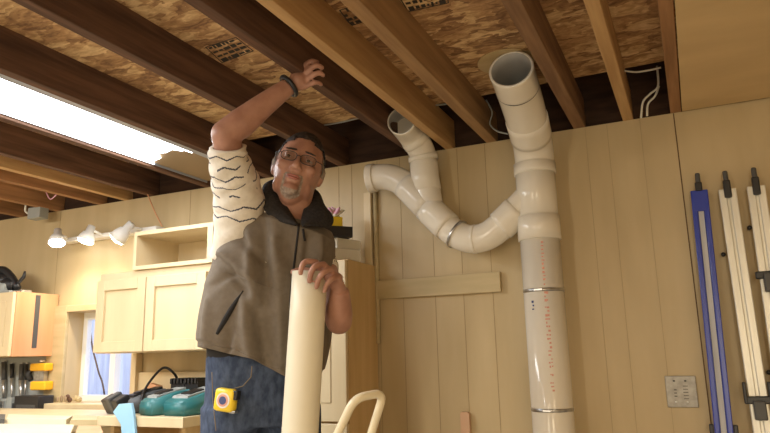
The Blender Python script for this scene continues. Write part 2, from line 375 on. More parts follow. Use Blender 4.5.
# standing branch
v0 = B(431, 214); v1 = B(425, 178); v2 = B(421, 158); v3 = at(418, 146, PY-.02)
e2 = at(401, 121, 2.27)
vp = bez([v0, V(v1.x, PY, v1.z), V(v1.x-.005, PY, v2.z), V(v1.x-.012, PY-.03, v3.z+.0), V(v1.x-.03, PY-.09, v3.z+.045), e2], 8)
hollow(vp, R4, .005, .10, 'branch_pipe', n=32)
sleeve([at_path(vp, .12), at_path(vp, .2), at_path(vp, .3), at_path(vp, .36)], R4+.003, n=32)
sleeve([at_path(vp, .36), at_path(vp, .40), at_path(vp, .44)], R4+.007, n=32)
sleeve([at_path(vp, .62), at_path(vp, .66), at_path(vp, .70)], R4+.003, n=32)
for y in (291, 409):
    z = zof(545, y)
    s_ = MB().tube([V(xm, PY, z-.006), V(xm, PY, z+.006)], R6+.0015, 40).box((xm-.02, PY-R6-.006, z-.005), (xm+.012, PY-R6-.001, z+.005), bev=.002).box((xm-.01, PY+R6, z-.005), (xm+.01, WY-.001, z+.005)).build('strap', 'steel', duct); lab(s_, 'shiny metal strap around the big pipe')
# red print running down the pipe
def print_col(xp, y0, y1, key, wd, name):
    b = MB(); z = zof(xp, y0); ze = zof(xp, y1); ang0 = math.asin(max(-1, min(1, (at(xp, (y0+y1)/2, PY-R6).x-xm)/R6)))
    while z > ze:
        h = random.uniform(.005, .010)
        for k in range(2):
            a0 = ang0+(k-.5)*wd+random.uniform(-.02, .02); w2 = random.uniform(.03, .06); hh = h*random.uniform(.5, 1)
            r = R6+.0006
            pts = [V(xm+r*math.sin(a), PY-r*math.cos(a), zz) for a, zz in ((a0-w2, z), (a0+w2, z), (a0+w2, z-hh), (a0-w2, z-hh))]
            if random.random() < .8: b.prism(pts, (0, .0004, 0))
        z -= h+.006
    return b.build(name, key, duct)
lab(print_col(549, 285, 392, 'red', .09, 'printing'), 'faint red lettering down the pipe')
lab(print_col(543, 244, 282, 'red', .04, 'printing'), 'faint red lettering below the coupling')
lab(print_col(533, 302, 314, 'navy', .02, 'printing'), 'small blue mark on the pipe')

# ------------------------------------------------------------------ wires in the cavity
def wire(pts, label, r=.004, m='paper', name='cable'):
    tag(MB().tube(bez(pts, 8), r, 8).build(name, m, None, True), label, 'cable')
wire([at(x, y, 2.5) for x, y in ((657, 66), (658, 86), (650, 94), (643, 102), (641, 118))], 'outer white cable looping down in the dark gap beside the rightmost joist')
wire([at(x, y, 2.52) for x, y in ((659, 86), (655, 96), (648, 104), (647, 116))], 'inner white cable looping down in the dark gap beside the rightmost joist')
wire([at(x, y, 2.38)+V(0, 0, 0) for x, y in ((622, 70.5), (636, 72), (650, 70), (661, 67.5))], 'white cable stapled along the ceiling board edge near the rightmost joist', .0035)
wire([at(x, y, 2.5) for x, y in ((486, 100), (492, 112), (490, 124), (497, 131), (508, 134))], 'grey cable loop hanging in the gap left of the big open pipe', .0035, 'grey')
wire([at(x, y, 2.40) for x, y in ((300, 124), (322, 125), (342, 122), (358, 118))], 'pale cable along the ceiling board edge right of the man\'s head', .004, 'grey')
wire([at(x, y, 2.40) for x, y in ((435, 105.5), (450, 103.5), (458, 103))], 'short pale cable between two tan joists', .004, 'grey')
wire([at(x, y, 2.56) for x, y in ((137, 160), (139, 171), (146, 190), (154, 210), (162, 226))], 'thin pinkish cord hanging from the joists down to the track light', .0035, 'pinkcord' if 'pinkcord' in M else 'orange')
wire([at(x, y, 2.40) for x, y in ((46, 192), (50, 199), (55, 196), (58, 192))], 'short loose pink wire curling under a left joist', .003, 'pink')
e = empty('junction_box', at(38, 214, 2.5), 'small pale metal junction box at the ceiling in the left corner', 'junction box')
p = at(38, 214, 2.5)
MB().box(p-V(.05, .03, .03), p+V(.05, .03, .035), bev=.004).build('box', 'grey', e)
MB().tube(bez([p+V(-.05, 0, 0), p+V(-.08, -.02, .02), p+V(-.07, -.03, .05), p+V(-.09, -.02, .08)], 6), .006, 8).build('cable', 'paper', e, True)

# ------------------------------------------------------------------ right side: wall plate, guide rails
e = empty('wall_plate', at(682, 391, WY), 'square grey metal cover plate low on the wall left of the blue rail', 'wall plate')
a, c = at(664.5, 376, WY-.004), at(699, 407.5, WY-.004)
MB().box((a.x, WY-.008, c.z), (c.x, WY-.001, a.z), bev=.002).build('plate', 'plate', e)
cx = (a.x+c.x)/2; cz = (a.z+c.z)/2; hw = (c.x-a.x)/2; hh = (a.z-c.z)/2
for sx_ in (-.42, .32):
    for sz, m_ in ((.68, 'darkgrey'), (-.65, 'white')):
        MB().ell((cx+sx_*hw, WY-.009, cz+sz*hh), (.004, .002, .003), n=12).build('screw', m_, e)
b = MB()
for i in range(5): b.box((cx+.28*hw-.008, WY-.0085, cz+.35*hh-i*.25*hh*.8-.001), (cx+.28*hw+.008, WY-.0078, cz+.35*hh-i*.25*hh*.8+.001))
for i in range(3): b.box((cx-.4*hw-.004, WY-.0085, cz+.1*hh-i*.2*hh-.001), (cx-.4*hw+.005, WY-.0078, cz+.1*hh-i*.2*hh+.002))
b.build('marking', 'ink', e)

def rail(name, pt, pb, wd, main, label, kind):
    """pt, pb: top and bottom points of the rail's centre line on the wall side"""
    ax = (pb-pt); L = ax.length; ax.normalize(); X_ = V(1, 0, 0); X_ = (X_-ax*X_.dot(ax)).normalized(); Y_ = ax.cross(X_); Y_ = Y_ if Y_.y < 0 else -Y_
    R_ = Matrix((X_, Y_, ax)).transposed()
    e = empty(name, pb, label, 'guide rail', 'guide rails on the right wall')
    def bx(x0, x1, y0, y1, z0, z1, bev=0, b=None):
        b = b or MB(); c = V((x0+x1)/2, (y0+y1)/2, (z0+z1)/2); d = V(x1-x0, y1-y0, z1-z0)
        cc = pt+R_ @ c; b.box(cc-d/2, cc+d/2, R_, bev); return b
    h = wd/2
    if kind == 'blue':
        b = bx(-h, -h*.38, 0, .022, 0, L, .003); bx(h*.38, h, 0, .022, 0, L, .003, b); bx(-h*.5, h*.5, 0, .010, 0, L, 0, b); bx(-h, h, 0, .0225, -.002, .075, .003, b)
        b.build('extrusion', 'blue', e)
        lab(bx(-h*.30, h*.30, .010, .014, .075, L).build('scale_strip', 'strip', e), 'pale grey inlaid strip')
    else:
        b = bx(-h, -h*.15, 0, .020, 0, L, .003); bx(h*.15, h, 0, .020, 0, L, .003, b); bx(-h*.3, h*.3, 0, .012, 0, L, 0, b)
        b.build('extrusion', 'alu', e)
    bx(-h*.42, h*.42, .012, .030, -.030, .002 if kind == 'blue' else .034, .004).build('end_clamp', 'black', e)
    bx(-h*.30, h*.30, .012, .026, -.066, -.026, .006).build('clamp_tip', 'darkgrey', e)
    return e, bx
def railpts(xt, yt, xb, yb, Y0=2.565, Y1=2.53):
    t = at(xt, yt, Y0); bb = at(xb, yb, Y1); d = (bb-t); return t, t+d*((t.z-.12)/(t.z-bb.z))
rails = []
t, bb = railpts(699, 192, 724, 433)
e1, bx1 = rail('guide_rail', t, bb, .056, 'blue', 'blue metal guide rail with pale centre strip hanging on the wall', 'blue')
for s_ in (-1, 1): bx1(s_*.036-.007, s_*.036+.007, 0, .02, .80, .83, .003).build('bracket', 'black', e1)
t2, bb2 = railpts(727, 190, 763, 433)
e2_, bx2 = rail('guide_rail', t2, bb2, .056, 'alu', 'silver guide rail with black clamp low down, beside the blue rail', 'alu')
bx2(-.04, .04, .016, .034, .705, .73, .004).build('slide_clamp', 'black', e2_); bx2(-.018, .018, .02, .05, .72, .78, .004).build('clamp_head', 'darkgrey', e2_)
for s_ in (-1, 1): bx2(s_*.036-.005, s_*.036+.005, .0, .035, .66, .73, .003).build('clamp_jaw', 'black', e2_)
t3, bb3 = railpts(755.5, 187, 791, 433)
e3_, bx3 = rail('guide_rail', t3, bb3, .056, 'alu', 'silver guide rail at the right edge of the picture with black clamp halfway', 'alu')
bx3(-.04, .04, .016, .034, .30, .325, .004).build('slide_clamp', 'black', e3_); bx3(-.018, .018, .02, .05, .31, .37, .004).build('clamp_head', 'darkgrey', e3_)
for i, (x, y, l) in enumerate(((723, 255.5, 'small black peg left of the inner silver rail, highest'), (749, 229, 'small black peg between the silver rails, highest'), (750, 304, 'small black peg between the silver rails, middle'), (765, 410, 'small black peg between the silver rails, lowest'), (768, 372, 'small black peg at the picture edge beside the outer silver rail'))):
    p = at(x, y, WY); tag(MB().tube([p+V(0, .0, 0), p+V(0, -.03, 0), p+V(0, -.034, 0)], [.005, .008, .004], 10).build('wall_peg', 'black', None, True), l, 'peg', 'pegs by the guide rails')

# ------------------------------------------------------------------ tall cabinet and things on it
cxr = -1.245; cy0 = onX(346, 300, cxr).y; cztop = onX(348, 259, cxr).z
e = empty('tall_cabinet', (cxr-.3, (cy0+WY)/2, 0), 'tall maple cabinet standing against the wall behind the man', 'cabinet')
cx0 = cxr-.62
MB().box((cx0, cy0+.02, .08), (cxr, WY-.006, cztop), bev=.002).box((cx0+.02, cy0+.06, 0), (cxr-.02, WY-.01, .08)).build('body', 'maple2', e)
zsp = onX(344, 424, cxr).z
for z0_, z1_, n_ in ((zsp+.004, cztop-.004, 'door'), (.09, zsp-.004, 'door')):
    d = MB().box((cx0+.004, cy0, z0_), (cxr-.002, cy0+.02, z1_), bev=.003).build(n_, 'maple', e)
    MB().box((cx0+.07, cy0-.004, z0_+.07), (cxr-.07, cy0+.004, z1_-.07), bev=.003).build('panel', 'maple', d)
    MB().ell((cx0+.04, cy0-.018, (z0_+z1_)/2), (.012, .016, .012), n=14).build('knob', 'steel', d)
def pbox(name, c, size, rot, key, label, cat, parts=()):
    R_ = rotm('Z', rot); e = empty(name, c, label, cat)
    h = V(*size)/2; MB().box(c-V(h.x, h.y, 0), c+V(h.x, h.y, size[2]), None, .003)
    b = MB(); cc = c+V(0, 0, h.z); b.box(cc-h, cc+h, R_, .003); b.build('carton', key, e)
    for (x0, x1, z0_, z1_, k2, nm) in parts:                             # bands on the side that faces the room
        b = MB(); q = cc+R_ @ V((x0+x1)/2*size[0], -h.y-.0008, ((z0_+z1_)/2-.5)*size[2]); d = V((x1-x0)*size[0]/2, .0008, (z1_-z0_)*size[2]/2)
        b.box(q-d, q+d, R_); b.build(nm, k2, e)
    return e
zc = cztop+.0005
pb = lambda x: V(x, 2.43, zc)
pbox('carton', pb(-1.345)+V(0, -.02, 0), (.16, .14, .050), -24, 'paper', 'lowest white printed carton on top of the tall cabinet', 'box', ((-.4, .1, .2, .8, 'darkgrey', 'print'), (.2, .42, .3, .7, 'pink', 'print')))
pbox('carton', pb(-1.35)+V(0, 0, .051), (.15, .14, .045), -18, 'paper', 'middle pale printed carton in the pile on the tall cabinet', 'box', ((-.1, .4, .2, .8, 'grey', 'print'),))
pbox('carton', pb(-1.375)+V(0, -.04, .097), (.20, .16, .045), -42, 'black', 'flat black carton with pale lettering in the pile on the tall cabinet', 'box', ((-.3, .42, .3, .7, 'grey', 'print'),))
pbox('carton', pb(-1.375)+V(.0, -.03, .143), (.11, .09, .05), -40, 'yellow', 'small yellow carton on top of the black carton', 'box', ((-.3, .3, .3, .6, 'pink', 'print'),))
b = MB()
for i in range(26):
    a = random.uniform(0, 2*PI); r = random.uniform(.01, .06); p = V(-1.385+r*math.cos(a), 2.40+r*.7*math.sin(a), zc+.194)
    q = p+V(random.uniform(-.05, .05), random.uniform(-.03, .03), random.uniform(.02, .06)); b.tube([p, p.lerp(q, .5)+V(.008, 0, .008), q], [.007, .009, .003], 6, mi=i % 2)
tag(b.build('ribbon_bundle', ['pink', 'paper'], None), 'tangle of pink and white paper strips on top of the yellow carton', 'paper bundle')

# ------------------------------------------------------------------ upper cabinets, left
UY = 2.30
def u(x, y, Y=UY): return at(x, y, Y)
xa, xb, xc = u(95, 310).x, u(144.5, 310).x, u(205, 310).x
zb_ = u(150, 352).z; zt2 = u(150, 275).z-.0
e = empty('wall_cabinet', ((xa+xc)/2, 2.45, zb_), 'pale maple wall cabinet with two panelled doors left of the man', 'cabinet')
MB().box((xa, UY+.02, zb_), (xc+.03, WY-.004, zt2+.03), bev=.002).build('body', 'maple', e)
for x0, x1 in ((xa+.004, xb-.003), (xb+.003, xc-.002)):
    d = MB()
    f = .05; z0_, z1_ = zb_+.004, zt2-.006
    d.box((x0, UY, z0_), (x0+f, UY+.019, z1_), bev=.002).box((x1-f, UY, z0_), (x1, UY+.019, z1_), bev=.002).box((x0+f, UY, z0_), (x1-f, UY+.019, z0_+f), bev=.002).box((x0+f, UY, z1_-f), (x1-f, UY+.019, z1_), bev=.002)
    d = d.build('door', 'maple', e)
    MB().box((x0+f, UY+.013, z0_+f), (x1-f, UY+.018, z1_-f)).build('panel', 'maple', d)
# open box on top
xo0 = u(133.5, 250).x; zo0 = zt2+.031; zo1 = u(160, 229).z
e = empty('open_box_shelf', ((xo0+xc)/2, 2.45, zo0), 'open pale plywood box shelf on top of the maple wall cabinet', 'shelf')
t = .018
MB().box((xo0, UY, zo1-t), (xc+.03, WY-.004, zo1)).box((xo0, UY, zo0), (xc+.03, WY-.004, zo0+t)).box((xo0, UY, zo0+t), (xo0+t, WY-.004, zo1-t)).box((xc-.0, UY, zo0+t), (xc+.03, WY-.004, zo1-t)).build('box', 'maple', e)
MB().box((xo0+t, WY-.016, zo0+t), (xc, WY-.005, zo1-t)).build('back', 'maple', e)

# charger shelf below
cyf = 2.12; zs = at(150, 417, cyf).z; xs0 = at(97, 416, cyf).x; xs1 = xc+.06
e = empty('charging_bench', ((xs0+xs1)/2, 2.35, 0), 'pale wooden bench unit holding the battery chargers below the wall cabinet', 'bench')
MB().box((xs0, cyf, zs-.04), (xs1, WY-.004, zs), bev=.002).build('top', 'maple', e)
xst = at(138, 380, WY-.03).x
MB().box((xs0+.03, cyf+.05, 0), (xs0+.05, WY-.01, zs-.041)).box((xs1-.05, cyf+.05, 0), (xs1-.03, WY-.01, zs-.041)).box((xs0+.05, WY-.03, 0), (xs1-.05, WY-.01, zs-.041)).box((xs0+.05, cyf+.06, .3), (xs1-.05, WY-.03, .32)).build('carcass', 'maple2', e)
zl = at(170, 372, WY-.03).z
MB().box((xst, WY-.03, zs+.0005), (xs1, WY-.005, zl), bev=.002).build('backsplash', 'maple', e)
MB().box((xst-.035, WY-.05, zs+.0005), (xst, WY-.005, zb_-.002), bev=.002).build('upright', 'maple', e)
MB().box((xc+.0, UY+.03, zs+.0005), (xc+.02, WY-.031, zb_-.002)).build('side_panel', 'maple', e)

def charger(c, rot, wd, ln, label, body='teal', top='grey', tilt=14):
    R_ = rotm('Z', rot); e = empty('battery_charger', c, label, 'battery charger', 'chargers on the bench')
    def T(x, y, z): return c+R_ @ V(x, y, z)
    prof = [(-ln/2, .001), (ln/2, .001), (ln/2, .10), (ln*.1, .092), (-ln*.42, .066), (-ln/2, .05)]
    b = MB(); b.prism([T(-wd/2, y, z) for y, z in prof], R_ @ V(wd, 0, 0)); bmesh.ops.bevel(b.bm, geom=b.bm.edges[:], offset=.006, segments=2, affect='EDGES')
    b.build('body', body, e, True)
    b = MB(); b.prism([T(-wd*.36, y, z) for y, z in ((-ln*.36, .066), (ln*.40, .096), (ln*.40, .108), (-ln*.34, .078))], R_ @ V(wd*.72, 0, 0)); b.build('top_plate', top, e)
    b = MB(); b.prism([T(-wd*.22, y, z) for y, z in ((-ln*.22, .07), (ln*.12, .090), (ln*.12, .103), (-ln*.22, .088))], R_ @ V(wd*.44, 0, 0)); b.build('battery_slot', 'black', e)
    return e
def on(x, y): return onZ(x, y, zs+.0005)
charger(at(194, 408, 2.28)*1+V(0, 0, 0), 0, .15, .2, '', 'teal') if 0 else None
def sh(xp, Y): p = at(xp, 410, Y); return V(p.x, Y, zs+.0005)
charger(sh(194, 2.27), -8, .13, .22, 'rightmost wide teal battery charger with grey top on the bench', 'teal', 'grey')
charger(sh(165, 2.25), -14, .10, .19, 'middle teal battery charger with black slot on the bench', 'teal', 'grey')
charger(sh(143, 2.30), -18, .09, .18, 'dark battery charger left of the teal chargers', 'darkgrey', 'black')
# dark charger tilted at left
c = sh(117, 2.23)
e = empty('battery_charger', c, 'upright black and grey charger at the left end of the bench', 'battery charger', 'chargers on the bench')
R_ = rotm('Z', -20) @ rotm('X', 28)
MB().box(c+V(-.085, -.03, .004), c+V(.085, .03, .075), R_, .006).build('body', 'black', e)
MB().box(c+V(-.02, -.038, .006), c+V(.02, .028, .085), R_, .006).build('grip', 'darkgrey', e)
# bit cases at back
for i, x in enumerate((183, 197)):
    c = at(x, 381, 2.48); e = empty('battery_pack', V(c.x, 2.48, c.z-.03), ('left' if i == 0 else 'right')+' black ribbed battery pack at the back of the bench above the teal chargers', 'battery', 'battery packs at the back')
    b = MB().box((c.x-.04, 2.44, zs+.001), (c.x+.04, 2.565, c.z+.005), bev=.006)
    for k in range(4): b.box((c.x-.036+k*.02, 2.43, c.z-.012), (c.x-.024+k*.02, 2.56, c.z+.014), bev=.004)
    b.build('case', 'black', e)
# orange wood wedge
a = at(128, 410, 2.44); 
pts = [V(at(126, 408, 2.46).x, 2.46, zs+.0008), V(at(160, 408, 2.46).x, 2.46, zs+.0008), V(at(158, 385, 2.46).x, 2.46, at(158, 386, 2.46).z), V(at(149, 383, 2.46).x, 2.46, at(149, 383, 2.46).z)]
tag(MB().prism(pts, (0, .03, 0)).build('wood_offcut', 'orange'), 'sloping orange-brown wood offcut leaning behind the chargers', 'wood offcut')
tag(MB().tube(bez([sh(140, 2.22)+V(0, 0, .008), sh(142, 2.25)+V(0, 0, .08), sh(150, 2.36)+V(0, 0, .14), sh(158, 2.42)+V(.02, 0, .19), sh(166, 2.45)+V(.03, 0, .17), sh(170, 2.5)+V(.04, 0, .12), sh(170, 2.52)+V(.04, 0, .006)], 8), .006, 8).build('charger_cord', 'black', None, True), 'black cord arching over the chargers on the bench', 'cord')
# light blue sheet hanging over the bench edge
a = lambda x, y: at(x, y, cyf-.02)
pts = [a(119, 404), a(131, 403), a(133, 412), a(135, 433), a(136, 445), a(122, 445), a(121, 425), a(113, 412)]
tag(MB().prism(pts, (0, .012, 0)).build('plastic_sheet', 'lblue'), 'light blue plastic piece hanging over the front edge of the charger bench', 'plastic sheet')

# ------------------------------------------------------------------ window
W1 = empty('window_1', ((wx0+wx1)/2, WY+.1, wz0), kind='structure')
fy = WY+.10
MB().box((wx0, fy, wz0), (wx0+.032, fy+.03, wz1)).box((wx1-.03, fy, wz0), (wx1, fy+.03, wz1)).box((wx0+.032, fy, wz1-.04), (wx1-.03, fy+.03, wz1)).box((wx0+.032, fy, wz0), (wx1-.03, fy+.03, wz0+.03)).build('window_frame', 'white', W1)
xm1 = at(113, 380, fy).x
MB().box((xm1-.018, fy-.012, wz0+.03), (xm1+.018, fy+.03, wz1-.04)).build('mullion', 'white', W1)
MB().box((wx0+.032, fy+.012, wz0+.03), (xm1-.018, fy+.016, wz1-.04)).build('pane', 'glass', W1)
MB().box((xm1+.018, fy+.012, wz0+.03), (wx1-.03, fy+.016, wz1-.04)).build('pane', 'glass', W1)
xk = at(49, 360, WY).x
b = MB().box((xk, WY-.02, wz0-.06), (wx0, WY-.001, wz1+.035), bev=.002).box((wx1, WY-.02, wz0+.0), (wx1+.04, WY-.001, wz1+.035), bev=.002).box((wx0, WY-.02, wz1), (wx1, WY-.001, wz1+.035), bev=.002)
b.build('window_casing', 'board', W1)
MB().box((xk, WY-.10, wz0-.03), (wx1+.04, WY+.10, wz0-.002), bev=.003).build('window_sill', 'maple', W1)
# outside
struct_o = tag(MB().box((-9, 6.0, 0), (-3, 6.1, 1.9)).build('garden_fence', 'outside'), 'pale bluish board fence seen outside through the window', 'fence')
tag(MB().box((-14, WY+.45, -.12), (0, 12, -.02)).build('yard_ground', 'outside'), 'pale bluish ground outside the window', 'ground', kind='structure')
p = at(92, 330, 3.6)
tag(MB().tube(bez([V(p.x-.1, 4, -.02), at(105, 400, 4), at(98, 370, 4), at(92, 345, 4), at(90, 320, 4), at(88, 280, 4)], 6), [.007]*31, 8).build('bare_sapling', 'oldwood', None, True), 'thin bare sapling outside the window', 'tree')

# ------------------------------------------------------------------ left cabinet (lit side), clutter on it
lx = at(57, 325, WY).x; ly = onX(11, 325, lx).y; lzt = at(57, 295, WY).z; lzb = at(53, 356, WY).z
e = empty('wall_cabinet', (lx-.3, (ly+WY)/2, lzb), 'wall cabinet at the far left with orange lit end panel', 'cabinet')
lab(MB().box((lx-.016, ly+.018, lzb), (lx, WY-.004, lzt), bev=.002).build('end_panel', 'orange', e), 'orange-brown end panel')
MB().box((lx-.70, ly+.020, lzb), (lx-.0165, WY-.004, lzt), bev=.002).build('body', 'maple', e)
d = MB().box((lx-.37, ly, lzb+.003), (lx-.004, ly+.018, lzt-.003), bev=.002).build('door', 'maple', e)
MB().box((lx-.32, ly-.004, lzb+.05), (lx-.05, ly+.004, lzt-.05), bev=.002).build('panel', 'maple', d)
MB().box((lx-.70, ly, lzb+.003), (lx-.373, ly+.018, lzt-.003), bev=.002).build('door', 'maple', e)
ys0, ys1 = onX(33.5, 325, lx).y, onX(38, 325, lx).y
lab(MB().box((lx-.001, ys0, onX(34, 348, lx).z), (lx+.004, ys1, onX(37, 295, lx).z), bev=.001).build('dark_strip', 'darkgrey', e), 'dark grey strip on the end panel')  # dark strip laid on the panel where the slot runs
# router like tool on top of cabinet
c = V(lx-.13, ly+.10, lzt+.0005)
e = empty('power_tool', c, 'black and grey power tool lying on top of the left wall cabinet', 'power tool')
MB().box(c+V(-.16, -.07, 0), c+V(.05, .06, .012), bev=.003).box(c+V(-.22, -.06, .02), c+V(-.02, .03, .075), rotm('Y', 12), .012).build('base', 'grey', e)
MB().tube(bez([c+V(-.20, 0, .09), c+V(-.13, 0, .14), c+V(-.05, 0, .10), c+V(.02, 0, .03)], 5), [.03, .03, .03, .028, .026, .025, .024, .023, .023, .022, .022, .022, .021, .02, .02, .018], 12).build('body', 'black', e, True)
MB().tube([c+V(.0, .0, .012), c+V(.02, 0, .06), c+V(.06, 0, .09), c+V(.065, 0, .12)], [.012, .010, .010, .006], 10).build('handle', 'black', e, True)
MB().ell(c+V(-.12, .0, .075), (.085, .05, .05), n=18).ell(c+V(-.05, -.01, .05), (.05, .045, .04), n=14).build('motor_body', 'black', e)
MB().tube([c+V(-.16, -.03, .10), c+V(-.15, -.03, .165)], [.026, .03], 14).build('knob', 'darkgrey', e, True)
MB().box(c+V(.045, -.05, 0), c+V(.12, .01, .012), bev=.002).build('shoe', 'steel', e)

# ------------------------------------------------------------------ tools under the left cabinet
tx1 = at(47, 385, WY).x
tag(MB().box((tx1-.9, WY-.018, at(30, 412, WY).z), (tx1, WY-.001, lzb-.004)).build('tool_board', 'grey'), 'grey tool board on the wall under the far left cabinet', 'board')
zsh = at(25, 410, 2.5).z
tag(MB().box((tx1-.9, WY-.14, zsh-.014), (tx1, WY-.02, zsh), bev=.002).build('small_shelf', 'white'), 'narrow white shelf below the hanging tools at the far left', 'shelf')
tY = WY-.035
def tool(pts, rad, label, key, name='hand_tool', hk=None, cat='tool'):
    e = empty(name, at(*pts[-1], tY), label, cat, 'tools on the left tool board')
    P3 = [at(x, y, tY) for x, y in pts]; k = len(P3)//2+1
    MB().tube(P3[:k], rad[:k], 10).build('handle', key, e, True)
    MB().tube(P3[k-1:], rad[k-1:], 10).build('shaft', hk or 'steel', e, True)
    MB().box(P3[0]+V(-.006, -.004, .0), P3[0]+V(.006, tY*0+.0165, .008)).build('hanger', 'steel', e)
tool([(12, 364), (12, 378), (12, 402)], [.012, .011, .004], 'black handled screwdriver hanging beside a clamp at far left', 'black')
tool([(22, 364), (21, 380), (21, 402)], [.013, .013, .005], 'dark handled chisel hanging in the middle of the tool board', 'darkgrey')
tool([(4, 362), (4, 380), (4, 400)], [.014, .014, .008], 'leftmost dark hanging hand tool on the grey board', 'darkgrey')
tool([(27, 364), (26, 380), (25, 396)], [.008, .008, .006], 'slim steel tool hanging above the black tray', 'black')
p = at(4, 392, WY-.09); q = at(38, 402, WY-.09)
e = empty('tool_case', V(q.x, WY-.09, zsh), 'open black plastic tray on the narrow white shelf', 'tray')
MB().box((q.x-.13, WY-.135, zsh+.0005), (q.x+.06, WY-.04, at(38, 396, WY-.13).z), bev=.005).build('tray', 'black', e); MB().box((q.x-.11, WY-.137, zsh+.012), (q.x+.04, WY-.134, zsh+.03)).build('latch', 'darkgrey', e)
b = MB()
for i in range(14): 
    c = V(p.x+random.uniform(-.18, .06), WY-.09+random.uniform(-.03, .03), zsh+.0205); b.box(c-V(.02, .012, .02), c+V(.02, .012, random.uniform(.0, .05)), bev=.004, mi=i % 3)
tag(b.build('tool_clutter', ['darkgrey', 'grey', 'steel']), 'jumble of small grey fittings on the white shelf left of the black tray', 'clutter', kind='stuff')
# yellow clamp pair
e = empty('spring_clamp', at(43, 378, tY), 'amber yellow spring clamp hanging beside the window casing', 'clamp')
for y0, y1 in ((363, 371), (381, 390)):
    a, c = at(34, y1, tY-.01), at(50, y0, tY-.01); MB().box((a.x, tY-.04, a.z), (c.x, tY+.015, c.z), bev=.008).build('pad', 'amber', e)
a, c = at(36, 382, tY), at(47, 370, tY); MB().box((a.x, tY-.02, a.z), (c.x, tY+.01, c.z), bev=.004).build('bar', 'steel', e)
MB().tube([at(31, 380, tY-.02), at(28, 374, tY-.02), at(32, 369, tY-.02)], [.014, .018, .010], 12).build('trigger', 'black', e, True)
p = at(40, 361, tY-.02); MB().tube([p+V(0, .03, 0), p+V(0, 0, 0)], .006, 8).build('hook', 'white', e, True)

# ------------------------------------------------------------------ items on sill, workbench boards
zsil = wz0-.0015
for x, y, sz, key, l in ((68, 402, .020, 'oldwood', 'tiny dark brown figurine on the window sill left end'), (77, 403, .018, 'board', 'small tan crumpled shaving on the window sill'), (61, 407, .012, 'midtan', 'small pale wood shaving at the left end of the window sill')):
    p = at(x, 405, WY-.03 if key != 'midtan' else WY-.07); b = MB()
    for k in range(5): b.ell(V(p.x, p.y, zsil+.0185)+V(random.uniform(-.02, .02), random.uniform(-.01, .01), random.uniform(-.004, .012)), (sz*.7, sz*.5, .014), n=10)
    tag(b.build('trinket', key, None, True), l, 'trinket', 'bits on the window sill')
bz = at(60, 421, 1.95).z
e = empty('workbench', (-3.2, 2.15, 0), 'long pale wooden workbench along the wall below the window', 'workbench')
bxr = xs0-.015
MB().box((XL+.02, 1.72, bz-.05), (bxr, WY-.15, bz-.0), bev=.003).build('top', 'maple', e)
for x in (XL+.08, bxr-.12):
    for y in (1.78, WY-.25): MB().box((x, y, 0), (x+.08, y+.08, bz-.05), bev=.003).build('leg', 'maple2', e)
def plank(pl, key, th, z, label):
    pts = [onZ(x, y, z) for x, y in pl]; tag(MB().prism(pts, (0, 0, th)).build('wood_board', key), label, 'board', 'boards lying on the workbench')
zq = bz+.001
plank([(8, 419), (72, 421), (66, 425), (6, 424)], 'cream', .02, zq, 'pale board lying on the workbench below the white shelf')
plank([(74, 420.5), (96, 421), (97, 425.5), (70, 425.5)], 'board', .02, zq, 'short darker board on the workbench below the window sill')
plank([(-10, 419), (5, 419), (4, 424.5), (-14, 424)], 'darkgrey', .02, zq, 'dark grey block at the far left end of the workbench')
plank([(78, 429), (100, 429), (104, 440), (74, 440)], 'orange', .012, zq, 'small orange board near the front of the workbench')
plank([(-8, 427), (74, 428), (70, 438), (-18, 438)], 'cream', .012, zq, 'wide cream sheet near the front of the workbench')

# ------------------------------------------------------------------ track light
TY = WY-.05
e = empty('track_light', at(105, 235, WY), 'white wall track light with three spot heads above the window', 'track light')
ta, tb = at(62, 241, TY), at(158, 224.5, TY); tz = (ta.z+tb.z)/2
MB().box((ta.x, TY-.012, ta.z-.012), (tb.x, WY-.001, ta.z+.012), bev=.003).build('track', 'white', e)
heads = [((58, 230), (57, 242), (0, -.2, -1)), ((92, 226), (86, 240), (-.45, -.45, -.9)), ((132, 223), (118, 238), (-.75, -.25, -.75))]
for (x0, y0), (x1, y1), aim in heads:
    p0 = at(x0, y0, TY-.08); p1 = at(x1, y1, TY-.10); d = (p1-p0).normalized(); Lh = (p1-p0).length
    h = MB(); P_ = [p0-d*.0, p0+d*Lh*.45, p0+d*Lh*.5, p0+d*Lh*.75, p0+d*Lh*1.05]
    h.tube(P_, [.020, .022, .030, .040, .046], 24).build('shade', 'white', e, True)
    MB().ell(p0+d*(Lh*1.05+.002), (.041, .041, .014), d.to_track_quat('Z', 'Y').to_matrix(), n=20).build('bulb', 'bulb', e)
    pm_ = V(p0.x, TY, ta.z); MB().tube([pm_, p0+d*.02], .008, 8).build('arm', 'white', e, True)
    sl = bpy.data.lights.new('spot_bulb', 'SPOT'); sl.energy = 6.5; sl.color = (1, .86, .68); sl.spot_size = 2.4; sl.spot_blend = .8; sl.shadow_soft_size = .03
    so = bpy.data.objects.new('spot_bulb', sl); COL.objects.link(so); so.location = p1+d*.05; so.rotation_euler = (d*.8+V(0, .05, -.5)).to_track_quat('-Z', 'Y').to_euler()

